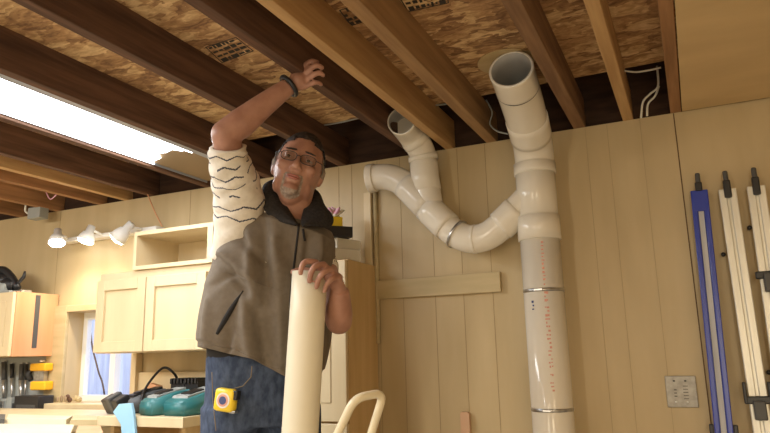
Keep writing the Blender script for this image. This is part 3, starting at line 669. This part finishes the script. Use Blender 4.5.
# ------------------------------------------------------------------ cart handle in front
HD = 1.72
def rounded(pts, r, n=8):
    P_ = [Vector(p) for p in pts]; out = [P_[0]]
    for i in range(1, len(P_)-1):
        a = (P_[i-1]-P_[i]); b_ = (P_[i+1]-P_[i]); k = min(r, a.length*.45, b_.length*.45); a = P_[i]+a.normalized()*k; b_ = P_[i]+b_.normalized()*k
        out += [a.lerp(P_[i], t/n).lerp(P_[i].lerp(b_, t/n), t/n) for t in range(n+1)]
    return out+[P_[-1]]
k0_, k1_ = dep(333, 444, HD), dep(368, 444, HD+.06)
f0 = V(k0_.x-.03, k0_.y+.0, .10); f1 = V(k1_.x-.03, k1_.y+.02, .10)
hpath = rounded([f0, k0_, dep(354.5, 398, HD), dep(384, 392.5, HD+.06), k1_, f1], .035)
fx = min(f0.x, f1.x)-.02
e = empty('push_cart', V((f0.x+f1.x)/2, (f0.y+f1.y)/2, 0), 'cream painted tubular cart handle standing in front of the tall cabinet', 'cart')
MB().tube(hpath, .0115, 14).build('handle', 'cream', e, True)
MB().box((fx, f0.y-.10, .075), (fx+.46, f1.y+.12, .10), bev=.004).build('deck', 'maple2', e)
for x in (fx+.05, fx+.40):
    for y in (f0.y-.06, f1.y+.08): MB().tube([V(x, y-.012, .0375), V(x, y+.012, .0375)], .0365, 18).build('wheel', 'black', e, True)

# ------------------------------------------------------------------ pipe held by the man
pt_ = dep(310, 272, 1.95); pb_ = dep(300, 433, 1.87)
ax = (pb_-pt_).normalized(); pend = pt_+ax*((pt_.z-.004)/-ax.z)
held = empty('plastic_pipe', pend, 'long cream plastic pipe standing upright under the man\'s left hand', 'pipe')
hp = [pend.lerp(pt_, k/10) for k in range(11)]
RH = .0525
b = MB(); 
uu = ax.orthogonal().normalized(); ww = ax.cross(uu)
ring = lambda p, r: [p+(uu*math.cos(q)+ww*math.sin(q))*r for q in (2*PI*k/40 for k in range(40))]
b.loft([ring(pend, RH)]+[ring(p, RH) for p in hp[1:]]+[ring(pt_, RH-.004), ring(pt_+ax*.25, RH-.004)], True)
b.build('pipe', 'pvc2', held)

# ================================================================== the man
man = empty('person', (-1.30, 1.85, 0), 'man in brown fleece vest and glasses, one arm raised to a joist, holding a pipe', 'person')
FA = math.radians(-50)                                                 # which way the chest faces
FW = V(math.cos(FA), math.sin(FA), 0); SD = V(-FW.y, FW.x, 0)          # SD: towards his left
UP = V(0, 0, 1)
def ring_at(c, a, bf, bb, tilt=0, n=48, e_=2.3, lean=0):
    sd = (SD*math.cos(tilt)-UP*math.sin(tilt)).normalized(); fw = (FW*math.cos(lean)+UP*math.sin(lean)).normalized(); out = []
    for k in range(n):
        q = 2*PI*k/n; cq, sq = math.cos(q), math.sin(q)
        x = abs(cq)**(2/e_)*math.copysign(1, cq); y = abs(sq)**(2/e_)*math.copysign(1, sq)
        out.append(c+sd*x*a+fw*y*(bf if y > 0 else bb))
    return out
def interp_rings(keys, nsub, fn):
    out = []
    for i in range(len(keys)-1):
        for s_ in range(nsub):
            t = s_/nsub; t2 = t*t*(3-2*t)*.5+t*.5
            out.append(fn([ka.lerp(kb, t2) if isinstance(ka, Vector) else ka+(kb-ka)*t2 for ka, kb in zip(keys[i], keys[i+1])]))
    out.append(fn(keys[-1])); return out
TD = 2.15
shR = dep(243, 212, 2.10); shL = dep(314, 240, 2.22)
elR = dep(225, 134, 1.98); wrR = dep(288, 87, 2.06)
elL = dep(339, 321, 2.02); wrL = dep(340, 290, 1.965)
pel = dep(262, 405, TD)
# ---------------- skin body, one continuous surface
B_ = MB()
keys = [(pel+V(0, 0, -.06), .155, .09, .11, 0), (pel+V(0, 0, .03), .160, .10, .10, 0), (dep(264, 340, TD), .150, .105, .095, 0), (dep(268, 300, TD), .160, .11, .10, .05), (dep(275, 260, TD), .175, .11, .11, .12), (dep(281, 232, TD), .165, .09, .10, .2), (dep(288, 216, TD), .075, .06, .07, .1), (dep(293, 208, TD-.005), .056, .058, .062, 0), (dep(297, 190, TD-.01), .056, .058, .062, 0)]
B_.loft(interp_rings(keys, 5, lambda k: ring_at(k[0], k[1], k[2], k[3], k[4], 32)))
def limb(pts, rad, sub=6, n=20):
    P2 = bez(pts, sub); R2 = []
    for i in range(len(pts)-1):
        for k in range(sub): R2.append(rad[i]+(rad[i+1]-rad[i])*k/sub)
    R2.append(rad[-1]); B_.tube(P2, R2, n); return P2
limb([shR+V(.04, .02, -.04), shR, shR.lerp(elR, .5), elR], [.04, .046, .046, .042])
B_.ell(elR, (.042, .042, .042)); B_.ell(elL, (.041, .041, .041)); B_.ell(shL, (.048, .048, .048)); B_.ell(shR, (.045, .045, .045))
limb([elR, elR.lerp(wrR, .25)+V(0, 0, -.004), elR.lerp(wrR, .6), wrR], [.042, .046, .037, .028])
limb([shL+V(-.04, 0, 0), shL, shL.lerp(elL, .5), elL], [.045, .048, .046, .041])
limb([elL, elL.lerp(wrL, .3), elL.lerp(wrL, .7), wrL], [.041, .041, .034, .028])
# ---------------- hands: palm from ellipsoids and metacarpal chains, fingers as tapered chains
def finger(pts, r0=.0095, r1=.0075):
    P2 = [Vector(p) for p in pts]; n = len(P2); r = [r0+(r1-r0)*k/(n-1) for k in range(n)]
    B_.tube(bez(P2, 4), [r0+(r1-r0)*k/((n-1)*4) for k in range((n-1)*4+1)], 12); B_.ell(P2[-1], (r[-1],)*3, n=12); B_.ell(P2[0], (r[0],)*3, n=12)
def D(x, y, d): return dep(x, y, d)
# left hand on the pipe top
ka = [D(315, 262, 1.915), D(323.5, 264.5, 1.905), D(331, 269.5, 1.905), D(337.5, 276.5, 1.915)]
tipL = [[ka[0], D(306, 261.5, 1.90), D(302, 266, 1.888), D(300.5, 273, 1.886)],
        [ka[1], D(315, 266.5, 1.878), D(311, 273, 1.872), D(309.5, 281, 1.876)],
        [ka[2], D(323, 273, 1.872), D(318.5, 279.5, 1.870), D(316.5, 287, 1.878)],
        [ka[3], D(331, 279.5, 1.885), D(326.5, 285, 1.884), D(324.5, 291, 1.890)]]
for f_, r_ in zip(tipL, (.0098, .0102, .0098, .0088)): finger(f_, r_, r_*.82)
for k_ in ka: B_.tube([wrL, wrL.lerp(k_, .5)+V(0, 0, .004), k_], [.020, .0145, .0105], 12)
B_.ell(wrL.lerp((ka[1]+ka[2])/2, .55), (.030, .030, .017), n=16)
finger([wrL.lerp(ka[0], .35), D(317, 274, 1.965), D(303, 270, 1.975), D(293, 272, 1.965)], .0125, .009)
# right hand against the joist
kb = [D(303, 68, 2.085), D(307, 74, 2.085), D(309, 80, 2.083), D(309, 87, 2.08)]
tipR = [[kb[0], D(311, 61, 2.09), D(316, 60, 2.10), D(321, 61, 2.11)],
        [kb[1], D(316, 67, 2.085), D(322, 66, 2.09), D(327, 68, 2.10)],
        [kb[2], D(318, 75, 2.085), D(323, 74, 2.09), D(327, 76, 2.10)],
        [kb[3], D(316, 83, 2.085), D(320, 83, 2.09), D(324, 84, 2.10)]]
kb = [D(300, 70, 2.07), D(304, 74, 2.062), D(306.5, 79.5, 2.058), D(307, 86, 2.056)]
tipR = [[kb[0], D(307, 63.5, 2.06), D(312, 61, 2.06), D(317, 62, 2.065)],
        [kb[1], D(312, 67.5, 2.05), D(317.5, 65.5, 2.05), D(322, 67.5, 2.058)],
        [kb[2], D(314.5, 74.5, 2.045), D(319.5, 73, 2.048), D(323, 75, 2.055)],
        [kb[3], D(313.5, 83, 2.045), D(318, 82.5, 2.05), D(321, 84.5, 2.06)]]
for f_, r_ in zip(tipR, (.0095, .0100, .0095, .0085)): finger(f_, r_, r_*.82)
for k_ in kb: B_.tube([wrR, wrR.lerp(k_, .5), k_], [.020, .015, .0105], 12)
B_.ell(wrR.lerp((kb[1]+kb[2])/2, .6), (.026, .026, .026), n=16)
finger([wrR.lerp(kb[0], .4), D(295, 71, 2.08), D(300, 62, 2.10), D(306, 56, 2.11)], .012, .009)
# legs under the jeans
hipR, hipL = pel-SD*.095, pel+SD*.095
anR, anL = V(hipR.x-.02, hipR.y-.02, .09), V(hipL.x+.03, hipL.y+.02, .09)
for hp_, an in ((hipR, anR), (hipL, anL)):
    kn = hp_.lerp(an, .5)+FW*.02
    limb([hp_+V(0, 0, .02), hp_.lerp(kn, .5), kn, kn.lerp(an, .4)-FW*.01, an], [.085, .075, .055, .05, .038])
    B_.ell(an+FW*.07+V(0, 0, -.045), (.05, .05, .04))
# head
HC = dep(298.0, 171, TD-.015)
toc = CAM-HC; hf = V(toc.x, toc.y, 0).normalized(); 
hf = (hf*math.cos(math.radians(4))+UP*math.sin(math.radians(4))).normalized()
hs = hf.cross(UP).normalized()*-1                                       # his left = image right
hs = UP.cross(hf).normalized()
hu = hf.cross(hs).normalized()
rl = math.radians(16)
hu2 = hu*math.cos(rl)+hs*math.sin(rl); hs2 = hs*math.cos(rl)-hu*math.sin(rl)
HM = Matrix((hs2, hf, hu2)).transposed()
def hw_(p): return HC+HM @ Vector(p)
def head_pt(d, off=0):
    x, y, z = d
    wx = .0775; wy = .098; wz = .124
    px, py, pz = x*wx, y*wy, z*wz
    if z < 0:
        t = -z; px *= 1-.26*t**1.3
        py = py*(1-.10*t) if y > 0 else py*(1-.45*t**1.2)
        py += .012*t
    else:
        px *= 1+.02*z; py -= .006*z; pz *= 1.05
    if y > 0: py *= .95-.03*max(0, 1-abs(z)*2)
    # eye sockets
    for sx_ in (-1, 1):
        dx = px-sx_*.032; dz = pz-.012; g = math.exp(-(dx*dx/(.016**2)+dz*dz/(.011**2)))
        if y > 0: py -= .010*g
    v = Vector((px, py, pz)); 
    return v+v.normalized()*off
t = bmesh.ops.create_uvsphere(B_.bm, u_segments=64, v_segments=48, radius=1)
for v in t['verts']: v.co = hw_(head_pt(v.co))
def hell(c, r, rx=0): B_.ell(hw_(c), r, HM @ rotm('X', rx), n=18)
B_.tube([hw_((0, .084, .022)), hw_((0, .093, .004)), hw_((0, .104, -.014)), hw_((0, .108, -.022))], [.008, .009, .011, .010], 14)
hell((0, .106, -.023), (.0125, .0125, .011)); hell((-.012, .097, -.026), (.009, .010, .008)); hell((.012, .097, -.026), (.009, .010, .008))
for s_ in (-1, 1):
    hell((s_*.030, .080, .030), (.024, .012, .008)); hell((s_*.043, .066, -.014), (.020, .020, .018))
    hell((s_*.032, .0775, .0175), (.016, .0125, .0065)); hell((s_*.032, .0775, .003), (.016, .0115, .0055))
    hell((s_*.078, -.004, -.002), (.008, .019, .032), -8); hell((s_*.0835, -.006, .004), (.005, .018, .024), -8)
hell((0, .075, -.088), (.026, .022, .022)); hell((0, .082, -.052), (.026, .014, .022))
for s_ in (-1, 1): hell((s_*.048, .02, -.068), (.016, .035, .022), 20)
body = B_.build('skin', 'skin', man)
md = body.modifiers.new('r', 'REMESH'); md.mode = 'VOXEL'; md.voxel_size = .0042; md.use_smooth_shade = True
ms = body.modifiers.new('s', 'SMOOTH'); ms.factor = .5; ms.iterations = 3
dg = bpy.context.evaluated_depsgraph_get(); me2 = bpy.data.meshes.new_from_object(body.evaluated_get(dg)); body.modifiers.clear(); body.data = me2
body.name = 'body'
# eyes, lips, hair, beard, glasses
for s_ in (-1, 1):
    ey = MB().ell(hw_((s_*.032, .0755, .0108)), (.0125, .0115, .0105), HM, n=20).build('eye', 'eyew', man)
    MB().ell(hw_((s_*.032-.001, .0865, .0112)), (.0052, .0020, .0052), HM, n=14).build('iris', 'iris', ey)
    MB().ell(hw_((s_*.031, .0905, .0345)), (.019, .004, .0032), HM @ rotm('Y', s_*8), n=16).build('eyebrow', 'hair', man)
MB().tube([hw_((-.022, .088, -.0525)), hw_((-.010, .0965, -.050)), hw_((0, .0975, -.0515)), hw_((.010, .0965, -.050)), hw_((.022, .088, -.0525))], [.002, .004, .004, .004, .002], 10).tube([hw_((-.020, .088, -.056)), hw_((-.009, .0955, -.059)), hw_((.009, .0955, -.059)), hw_((.020, .088, -.056))], [.002, .0048, .0048, .002], 10).build('lips', 'lip', man, True)
bvh = BVHTree.FromPolygons([body.matrix_basis @ v.co + Vector(man.location) for v in me2.vertices], [p.vertices[:] for p in me2.polygons])
def shell(mask, off, name, key, res=72, jit=.0015):
    b = MB(); bm = b.bm; t = bmesh.ops.create_uvsphere(bm, u_segments=res, v_segments=res, radius=1); dl = []
    for v in t['verts']:
        d = v.co.copy(); hp_ = head_pt(d); m_ = mask(hp_, d)
        p = hw_(hp_)
        ori = HC; dr = (p-ori).normalized()
        hit = bvh.ray_cast(ori+dr*.165, -dr, .165)
        if hit[0] is not None: p = hit[0]
        v.co = p+dr*(off*min(1, max(0, m_))*1.0-.002+random.uniform(-jit, jit)*(m_ > 0))
        if m_ <= 0: dl.append(v)
    bmesh.ops.delete(bm, geom=dl, context='VERTS')
    o = b.build(name, key, man, True)
    return o
def hairmask(p, d):
    line = .072-max(0, -p.y+.03)*1.35 + (.012 if abs(p.x) < .03 else 0)      # hairline drops toward the back
    if p.y < -.01: line = -.035 + (0 if p.y < -.03 else .05)
    return (p.z-line)/.012
shell(hairmask, .009, 'hair', 'hair')
def sidemask(p, d):
    return 1 if (abs(p.x) > .055 and -.03 < p.y < .028 and -.012 < p.z < .06 and not (abs(p.z) < .03 and p.y < .004)) else -1
lab(shell(sidemask, .004, 'sideburn_hair', 'greyhair', 96), 'greying hair at the temples')
def beardmask(p, d):
    if p.y < .045: return -1
    ax_ = abs(p.x)
    must = (ax_ < .030 and -.052 < p.z < -.040)
    side = (.022 < ax_ < .033 and -.08 < p.z < -.045)
    chin = (ax_ < .033 and p.z < -.073)
    if ax_ < .019 and -.064 < p.z < -.047: return -1
    return 1 if (must or side or chin) else -1
lab(shell(beardmask, .0042, 'goatee', 'beard', 150, .0009), 'short grey goatee and moustache')
g = MB()
def lensring(cx, r=.0012):
    pts = []
    for k in range(29):
        q = 2*PI*k/28; x = math.copysign(abs(math.cos(q))**.7, math.cos(q))*.0245; z = math.copysign(abs(math.sin(q))**.7, math.sin(q))*.0155
        pts.append(hw_((cx+x, .108-abs(cx+x)*.14, .006+z)))
    return pts
for s_ in (-1, 1):
    pts = lensring(s_*.031); g.tube(pts, .0013, 6, False)
    g.tube([hw_((s_*.0555, .1002, .012)), hw_((s_*.074, .085, .012)), hw_((s_*.079, .02, .008)), hw_((s_*.078, -.01, .004))], .0014, 6)
g.tube([hw_((-.0075, .107, .010)), hw_((0, .112, .012)), hw_((.0075, .107, .010))], .0013, 6)
gl_ = empty('eyeglasses', hw_((0, .1, 0)), 'thin dark framed eyeglasses on the man\'s face', 'glasses')
g.build('frame', 'black', gl_)
for s_ in (-1, 1):
    b = MB(); b.prism([p for p in lensring(s_*.031)[:-1]], HM @ V(0, .0008, 0)); b.build('lens', 'lens', gl_)

# ---------------- clothes
def fold(p, amp, f=9): return amp*(noise.noise(p*f)+.5*noise.noise(p*f*2.3))
def vkey(y, xl, xr, tilt, f, g):
    c = dep((xl+xr)/2, y, TD); return (c, (xr-xl)/2*TD/FPX*1.0, f, g, tilt)
vk = [vkey(362, 197, 324, .26, .165, .130), vkey(346, 198, 327, .21, .168, .135), vkey(322, 202, 331, .13, .165, .135), vkey(292, 206, 335, .12, .155, .135),
      vkey(266, 213, 338, .14, .142, .130), vkey(248, 233, 338, .22, .130, .125), vkey(232, 248, 337, .30, .115, .115), vkey(224, 256, 333, .26, .085, .105)]
rings = interp_rings(vk, 12, lambda k: ring_at(k[0], k[1], k[2], k[3], k[4], 192, 2.5))
nr = len(rings)
def seg_d(P_, A_, B2_):
    ax_, ay_ = A_; bx_, by_ = B2_; dx, dy = bx_-ax_, by_-ay_; t = max(0, min(1, ((P_[0]-ax_)*dx+(P_[1]-ay_)*dy)/(dx*dx+dy*dy)))
    return math.hypot(P_[0]-ax_-t*dx, P_[1]-ay_-t*dy), t
CREASE = [((216, 258), (246, 292), 4.5, -.012), ((222, 254), (256, 282), 4, .010), ((236, 232), (262, 262), 4, -.010), ((262, 214), (266, 300), 6, -.012), ((248, 226), (254, 300), 5, .009), ((256, 310), (268, 372), 6, -.016), ((243, 300), (250, 366), 6, .012),
          ((229, 330), (222, 356), 4, -.012), ((209, 300), (206, 350), 4, .009), ((274, 240), (280, 360), 5, .010), ((309, 236), (306, 300), 4, -.010), ((320, 236), (318, 262), 4, .008), ((212, 285), (232, 270), 3.5, -.008), ((270, 320), (277, 372), 4, -.008)]
def crease(p, d):
    if d.dot(CAM-p) < .1: return 0
    v = p-CAM; z = v.dot(CF); X = (385+FPX*v.dot(CR)/z, 216.5-FPX*v.dot(CU)/z); a_ = 0
    for A_, B2_, w_, am in CREASE:
        ds, t = seg_d(X, A_, B2_)
        a_ += 1.5*am*math.exp(-(ds/w_)**2)*(.35+.65*math.sin(PI*(.15+.7*t)))
    return a_
for i, r in enumerate(rings):
    t = i/(nr-1)
    for j, p in enumerate(r):
        c = sum(r, Vector())/len(r); d = (p-c).normalized()
        q = 2*PI*j/192
        amt = fold(p*1.0, .016*(1-t*.6), 5)
        # long diagonal creases radiating from the raised arm
        s2 = (p-shR); amt += .011*math.sin((s2.dot(SD)*42+s2.z*14+4*noise.noise(p*4)))*max(0, 1-t)**.5*(.4+.9*abs(noise.noise(p*6+V(3, 1, 2))))
        # hem: front edge hangs lower towards the zip
        p += d*(amt+crease(p, d))
        if t < .25:
            front = max(0, (p-c).dot(FW)/.16)*min(1, max(0, .35+(p-c).dot(SD)/.10)); p += V(0, 0, -.030*front*(1-t/.25))
            if t < .07: p += d*(-.006)
        r[j] = p
inner = [[c_+(p-c_)*.93+V(0, 0, .003+.04*k) for p in rings[0] for c_ in [sum(rings[0], Vector())/192]] for k in range(3)]
# hem lip and dark inside
b = MB(); b.loft(rings, False); vest_bm = b
b.loft([rings[0]]+inner[:1], False, 0); b.loft(inner+[[inner[-1][k]*.0+sum(inner[-1], Vector())/192+V(0, 0, .02) for k in range(192)]], False, 1)
bmesh.ops.remove_doubles(b.bm, verts=b.bm.verts[:], dist=.0002)
vest = b.build('vest', ['vest', 'vestin'], man, True)
mw = wm(vest)
vb = BVHTree.FromPolygons([mw @ v.co for v in vest.data.vertices], [p.vertices[:] for p in vest.data.polygons])
def onto(px, py, lift=.002, tree=vb):
    d = ray(px, py).normalized(); h_ = tree.ray_cast(CAM, d); 
    return (h_[0]-d*lift) if h_[0] is not None else dep(px, py, TD-.15)
# hem band, zip, pocket slit, seam
def hug(pts, r, name, key, parent, lift=.001, n=8, rr=None, tree=vb):
    P2 = []
    for i in range(len(pts)-1):
        for k in range(n): t = k/n; P2.append(onto(pts[i][0]+(pts[i+1][0]-pts[i][0])*t, pts[i][1]+(pts[i+1][1]-pts[i][1])*t, lift, tree))
    P2.append(onto(*pts[-1], lift, tree)); m_ = len(P2)
    return MB().tube(P2, [r*(rr(i/(m_-1)) if rr else 1) for i in range(m_)], 8).build(name, key, parent, True)
lab(hug([(299, 224), (296, 250), (291, 290), (289, 330), (288, 372)], .0035, 'zipper', 'vestin', vest, .0), 'dark front zip of the vest')
lab(hug([(303, 229), (304, 236), (305, 241)], .0035, 'zipper_pull', 'vestin', vest, .002), 'dark zip pull')
lab(hug([(217, 334), (225, 320), (234, 305), (243, 291)], .0065, 'pocket_slit', 'vestin', vest, -.001, rr=lambda t: .35+1.0*math.sin(PI*min(1, t+.08))**.7), 'dark slanted pocket opening')
hug([(224, 272), (240, 277), (260, 284), (282, 291)], .0016, 'seam', 'vest', vest, .0)
hug([(200, 345), (215, 346), (235, 350), (255, 359), (272, 368), (286, 370)], .0016, 'hem_seam', 'vest', vest, .0)
MB().loft(interp_rings([vkey(352, 207, 316, .20, .130, .115), vkey(367, 207, 316, .16, .130, .115)], 6, lambda k: ring_at(k[0], k[1], k[2], k[3], k[4], 64, 2.5)), False).build('lining', 'vestin', vest, True)
# collar: tall dark flaring band open at the front
CO = [(296, 226, -.125), (281, 222, -.115), (266, 213, -.085), (262, 198, -.035), (264, 184, .01), (280, 178, .10), (300, 181, .11), (318, 191, .06), (325, 205, .0), (333, 216, -.035), (331, 226, -.075), (314, 226, -.115), (303, 227, -.128)]
CI = [(299, 225, -.115), (292, 214, -.085), (285, 203, -.052), (278, 191, -.02), (274, 182, .02), (286, 184, .075), (300, 187, .08), (311, 193, .05), (307, 200, .0), (304, 208, -.04), (302, 215, -.07), (301, 220, -.095), (301, 225, -.115)]
O_ = bez([dep(x, y, TD+d) for x, y, d in CO], 5); I_ = bez([dep(x, y, TD+d) for x, y, d in CI], 5)
mid = [o_.lerp(i_, .5)+(CAM-o_).normalized()*.012+V(0, 0, .006) for o_, i_ in zip(O_, I_)]
b = MB(); b.loft([O_, [o_.lerp(m_, .5)+(CAM-o_).normalized()*.006 for o_, m_ in zip(O_, mid)], mid, I_], False, 0, closed=False); o = b.build('collar', 'collar', man, True); so_ = o.modifiers.new('t', 'SOLIDIFY'); so_.thickness = .006
lab(o, 'dark fleece lined stand-up collar')
# shirt: raised right sleeve with broken dark stripes
def sleeve_mesh(pts, rad, n, m_, stripes, name):
    P2 = bez(pts, n); K = len(P2); R2 = []
    for i in range(len(pts)-1):
        for k in range(n): R2.append(rad[i]+(rad[i+1]-rad[i])*k/n)
    R2.append(rad[-1]); rings = []
    t0 = (P2[1]-P2[0]).normalized(); u_ = t0.orthogonal().normalized()
    for i, p in enumerate(P2):
        tt = (P2[min(i+1, K-1)]-P2[max(i-1, 0)]).normalized(); u_ = (u_-tt*u_.dot(tt)).normalized(); w_ = tt.cross(u_)
        rg = []
        for k in range(m_):
            q = 2*PI*k/m_; d = u_*math.cos(q)+w_*math.sin(q); s_ = i/(K-1)
            r_ = R2[i]+.0028*math.sin(s_*42+2.2*math.sin(q*2+1))*(.4+.6*s_)+.005*noise.noise((p+d*.05)*14)
            rg.append(p+d*r_)
        rings.append(rg)
    def mi(i, j):
        s_ = i/(K-1); q = 2*PI*j/m_
        for n_, c0 in enumerate(stripes):
            zz = c0+.034*abs(((q*1.9+n_*.7) % 2)-1)-.017
            if abs(s_-zz) < .0062 and noise.noise(V(q*1.9+n_*5.1, n_*3.3, 0)) > -.2: return 1
        return 0
    last = rings[-1]; cl = P2[-1]; rings.append([cl+(p-cl)*.80 for p in last])
    b = MB(); b.loft(rings, False, mi)
    return b.build(name, ['shirt', 'stripe'], man, True)
cuff = elR+V(0, 0, -.038)+(shR-elR).normalized()*.02
cuff = dep(228, 147, 1.995)
sl_ = sleeve_mesh([dep(222, 262, 2.10), dep(234, 238, 2.105), dep(239, 208, 2.10), dep(235, 180, 2.06), dep(229, 160, 2.01), cuff], [.042, .070, .080, .074, .061, .056], 44, 140, [.34, .44, .54, .63, .72, .80, .88], 'shirt_sleeve')
lab(sl_, 'cream sleeve with broken dark stripes, pushed up to the elbow')
sleeve_mesh([shL+V(-.05, 0, 0), shL+V(-.01, 0, -.02), shL.lerp(elL, .25), shL.lerp(elL, .42)], [.052, .054, .052, .050], 20, 60, [.3, .45, .6, .75, .9], 'shirt_sleeve')
# shirt visible in the neck opening and below the armpit
b = MB(); b.loft(interp_rings([(dep(264, 345, TD), .165, .115, .105, 0), (dep(266, 320, TD), .165, .115, .105, 0), (dep(274, 262, TD), .172, .118, .115, .1), (dep(281, 238, TD), .155, .095, .100, .2)], 5, lambda k: ring_at(k[0], k[1], k[2], k[3], k[4], 40)), False)
b.build('shirt', 'shirt', man, True)
# jeans
b = MB()
wa = dep(262, 355, TD)
jk = [(wa, .178, .130, .120, 0), (dep(262, 385, TD), .180, .132, .125, 0), (pel+V(0, 0, -.0), .184, .130, .130, 0), (pel+V(0, 0, -.06), .186, .130, .130, 0)]
jr = interp_rings(jk, 6, lambda k: ring_at(k[0], k[1], k[2], k[3], k[4], 64, 2.4))
b.loft(jr, True)
for hp_, an, sg in ((hipR, anR, -1), (hipL, anL, 1)):
    kn = hp_.lerp(an, .5)+FW*.02
    cs = [(hp_+V(0, 0, .0)+SD*sg*.0, .098, .125, .12), (hp_.lerp(kn, .35), .094, .105, .105), (kn, .078, .085, .08), (kn.lerp(an, .5), .070, .075, .075), (an+V(0, 0, -.03), .068, .078, .078)]
    rr_ = interp_rings([(c_, a_, f_, g_, 0) for c_, a_, f_, g_ in cs], 6, lambda k: ring_at(k[0], k[1], k[2], k[3], 0, 40, 2.1))
    for r in rr_:
        for j, p in enumerate(r): r[j] = p+V(0, 0, 0)+(p-sum(r, Vector())/40).normalized()*fold(p, .004, 16)
    b.loft(rr_, True)
jeans = b.build('jeans', 'jeans', man)
md = jeans.modifiers.new('r', 'REMESH'); md.mode = 'VOXEL'; md.voxel_size = .008; md.use_smooth_shade = True
ms = jeans.modifiers.new('s', 'SMOOTH'); ms.iterations = 4
dg = bpy.context.evaluated_depsgraph_get(); me3 = bpy.data.meshes.new_from_object(jeans.evaluated_get(dg)); jeans.modifiers.clear(); jeans.data = me3
jm = wm(jeans); jb = BVHTree.FromPolygons([jm @ v.co for v in me3.vertices], [p.vertices[:] for p in me3.polygons])
hug([(252, 366), (251, 377), (243, 386), (232, 389), (220, 390)], .0016, 'pocket_seam', 'seam', jeans, 0, tree=jb)
hug([(212, 372), (213, 400), (216, 431)], .0016, 'side_seam', 'seam', jeans, 0, tree=jb)
for an, sg in ((anR, -1), (anL, 1)):
    rr_ = [(an-FW*.06+V(0, 0, -.04), .036, .03, .05), (an+V(0, 0, -.03), .045, .05, .055), (an+FW*.12+V(0, 0, -.055), .050, .03, .035), (an+FW*.19+V(0, 0, -.062), .036, .02, .026)]
    b = MB(); rings = []
    for c_, a_, t_, h_ in rr_:
        rings.append([c_+SD*a_*math.cos(q)+UP*(max(-1, math.sin(q))*h_) for q in (2*PI*k/20 for k in range(20))])
        rings[-1] = [V(p.x, p.y, max(.003, p.z)) for p in rings[-1]]
    b.loft(rings, True); b.build('shoe', 'shoe', man, True)
# wrist band
dW = (wrR-elR).normalized(); q0 = dep(289, 86, 2.06)
uW = dW.orthogonal().normalized(); wW = dW.cross(uW)
tag(MB().tube([q0+(uW*math.cos(a)+wW*math.sin(a))*.0335 for a in (2*PI*k/24 for k in range(25))], .0075, 8, False).build('wristband', 'black', None, True), 'black band around the man\'s raised right wrist', 'wristband')
# tape measure clipped to the jeans
c = onto(226, 400, .030, jb); out = (CAM-c); out.z = 0; out.normalize(); out = (out*.8-SD*.5); out.normalize(); sx2 = UP.cross(out).normalized()
TR = Matrix((sx2, out, UP)).transposed() @ rotm('Y', 7)
e = empty('tape_measure', c-V(0, 0, .035), 'yellow tape measure clipped to the man\'s jeans pocket', 'tape measure')
MB().box(c-V(.034, .017, .034), c+V(.034, .017, .034), TR, .010).build('case', 'yellow', e, True)
def tp(x, y, z): return c+TR @ V(x, y, z)
MB().tube([tp(0, .0165, .0), tp(0, .0185, 0)], .023, 24).build('label', 'paper', e); 
MB().tube([tp(0, .0182, .0), tp(0, .0192, 0)], .018, 24).build('label_ring', 'red', e)
MB().tube([tp(0, .0190, .0), tp(0, .0200, 0)], .012, 24).build('label_centre', 'navy', e)
MB().box(tp(.030, 0, .018)-V(.012, .013, .014), tp(.030, 0, .018)+V(.012, .013, .014), TR, .003).build('lock_button', 'black', e)
MB().box(tp(.030, 0, -.031)-V(.010, .010, .004), tp(.030, 0, -.031)+V(.010, .010, .004), TR, .001).build('hook', 'steel', e)
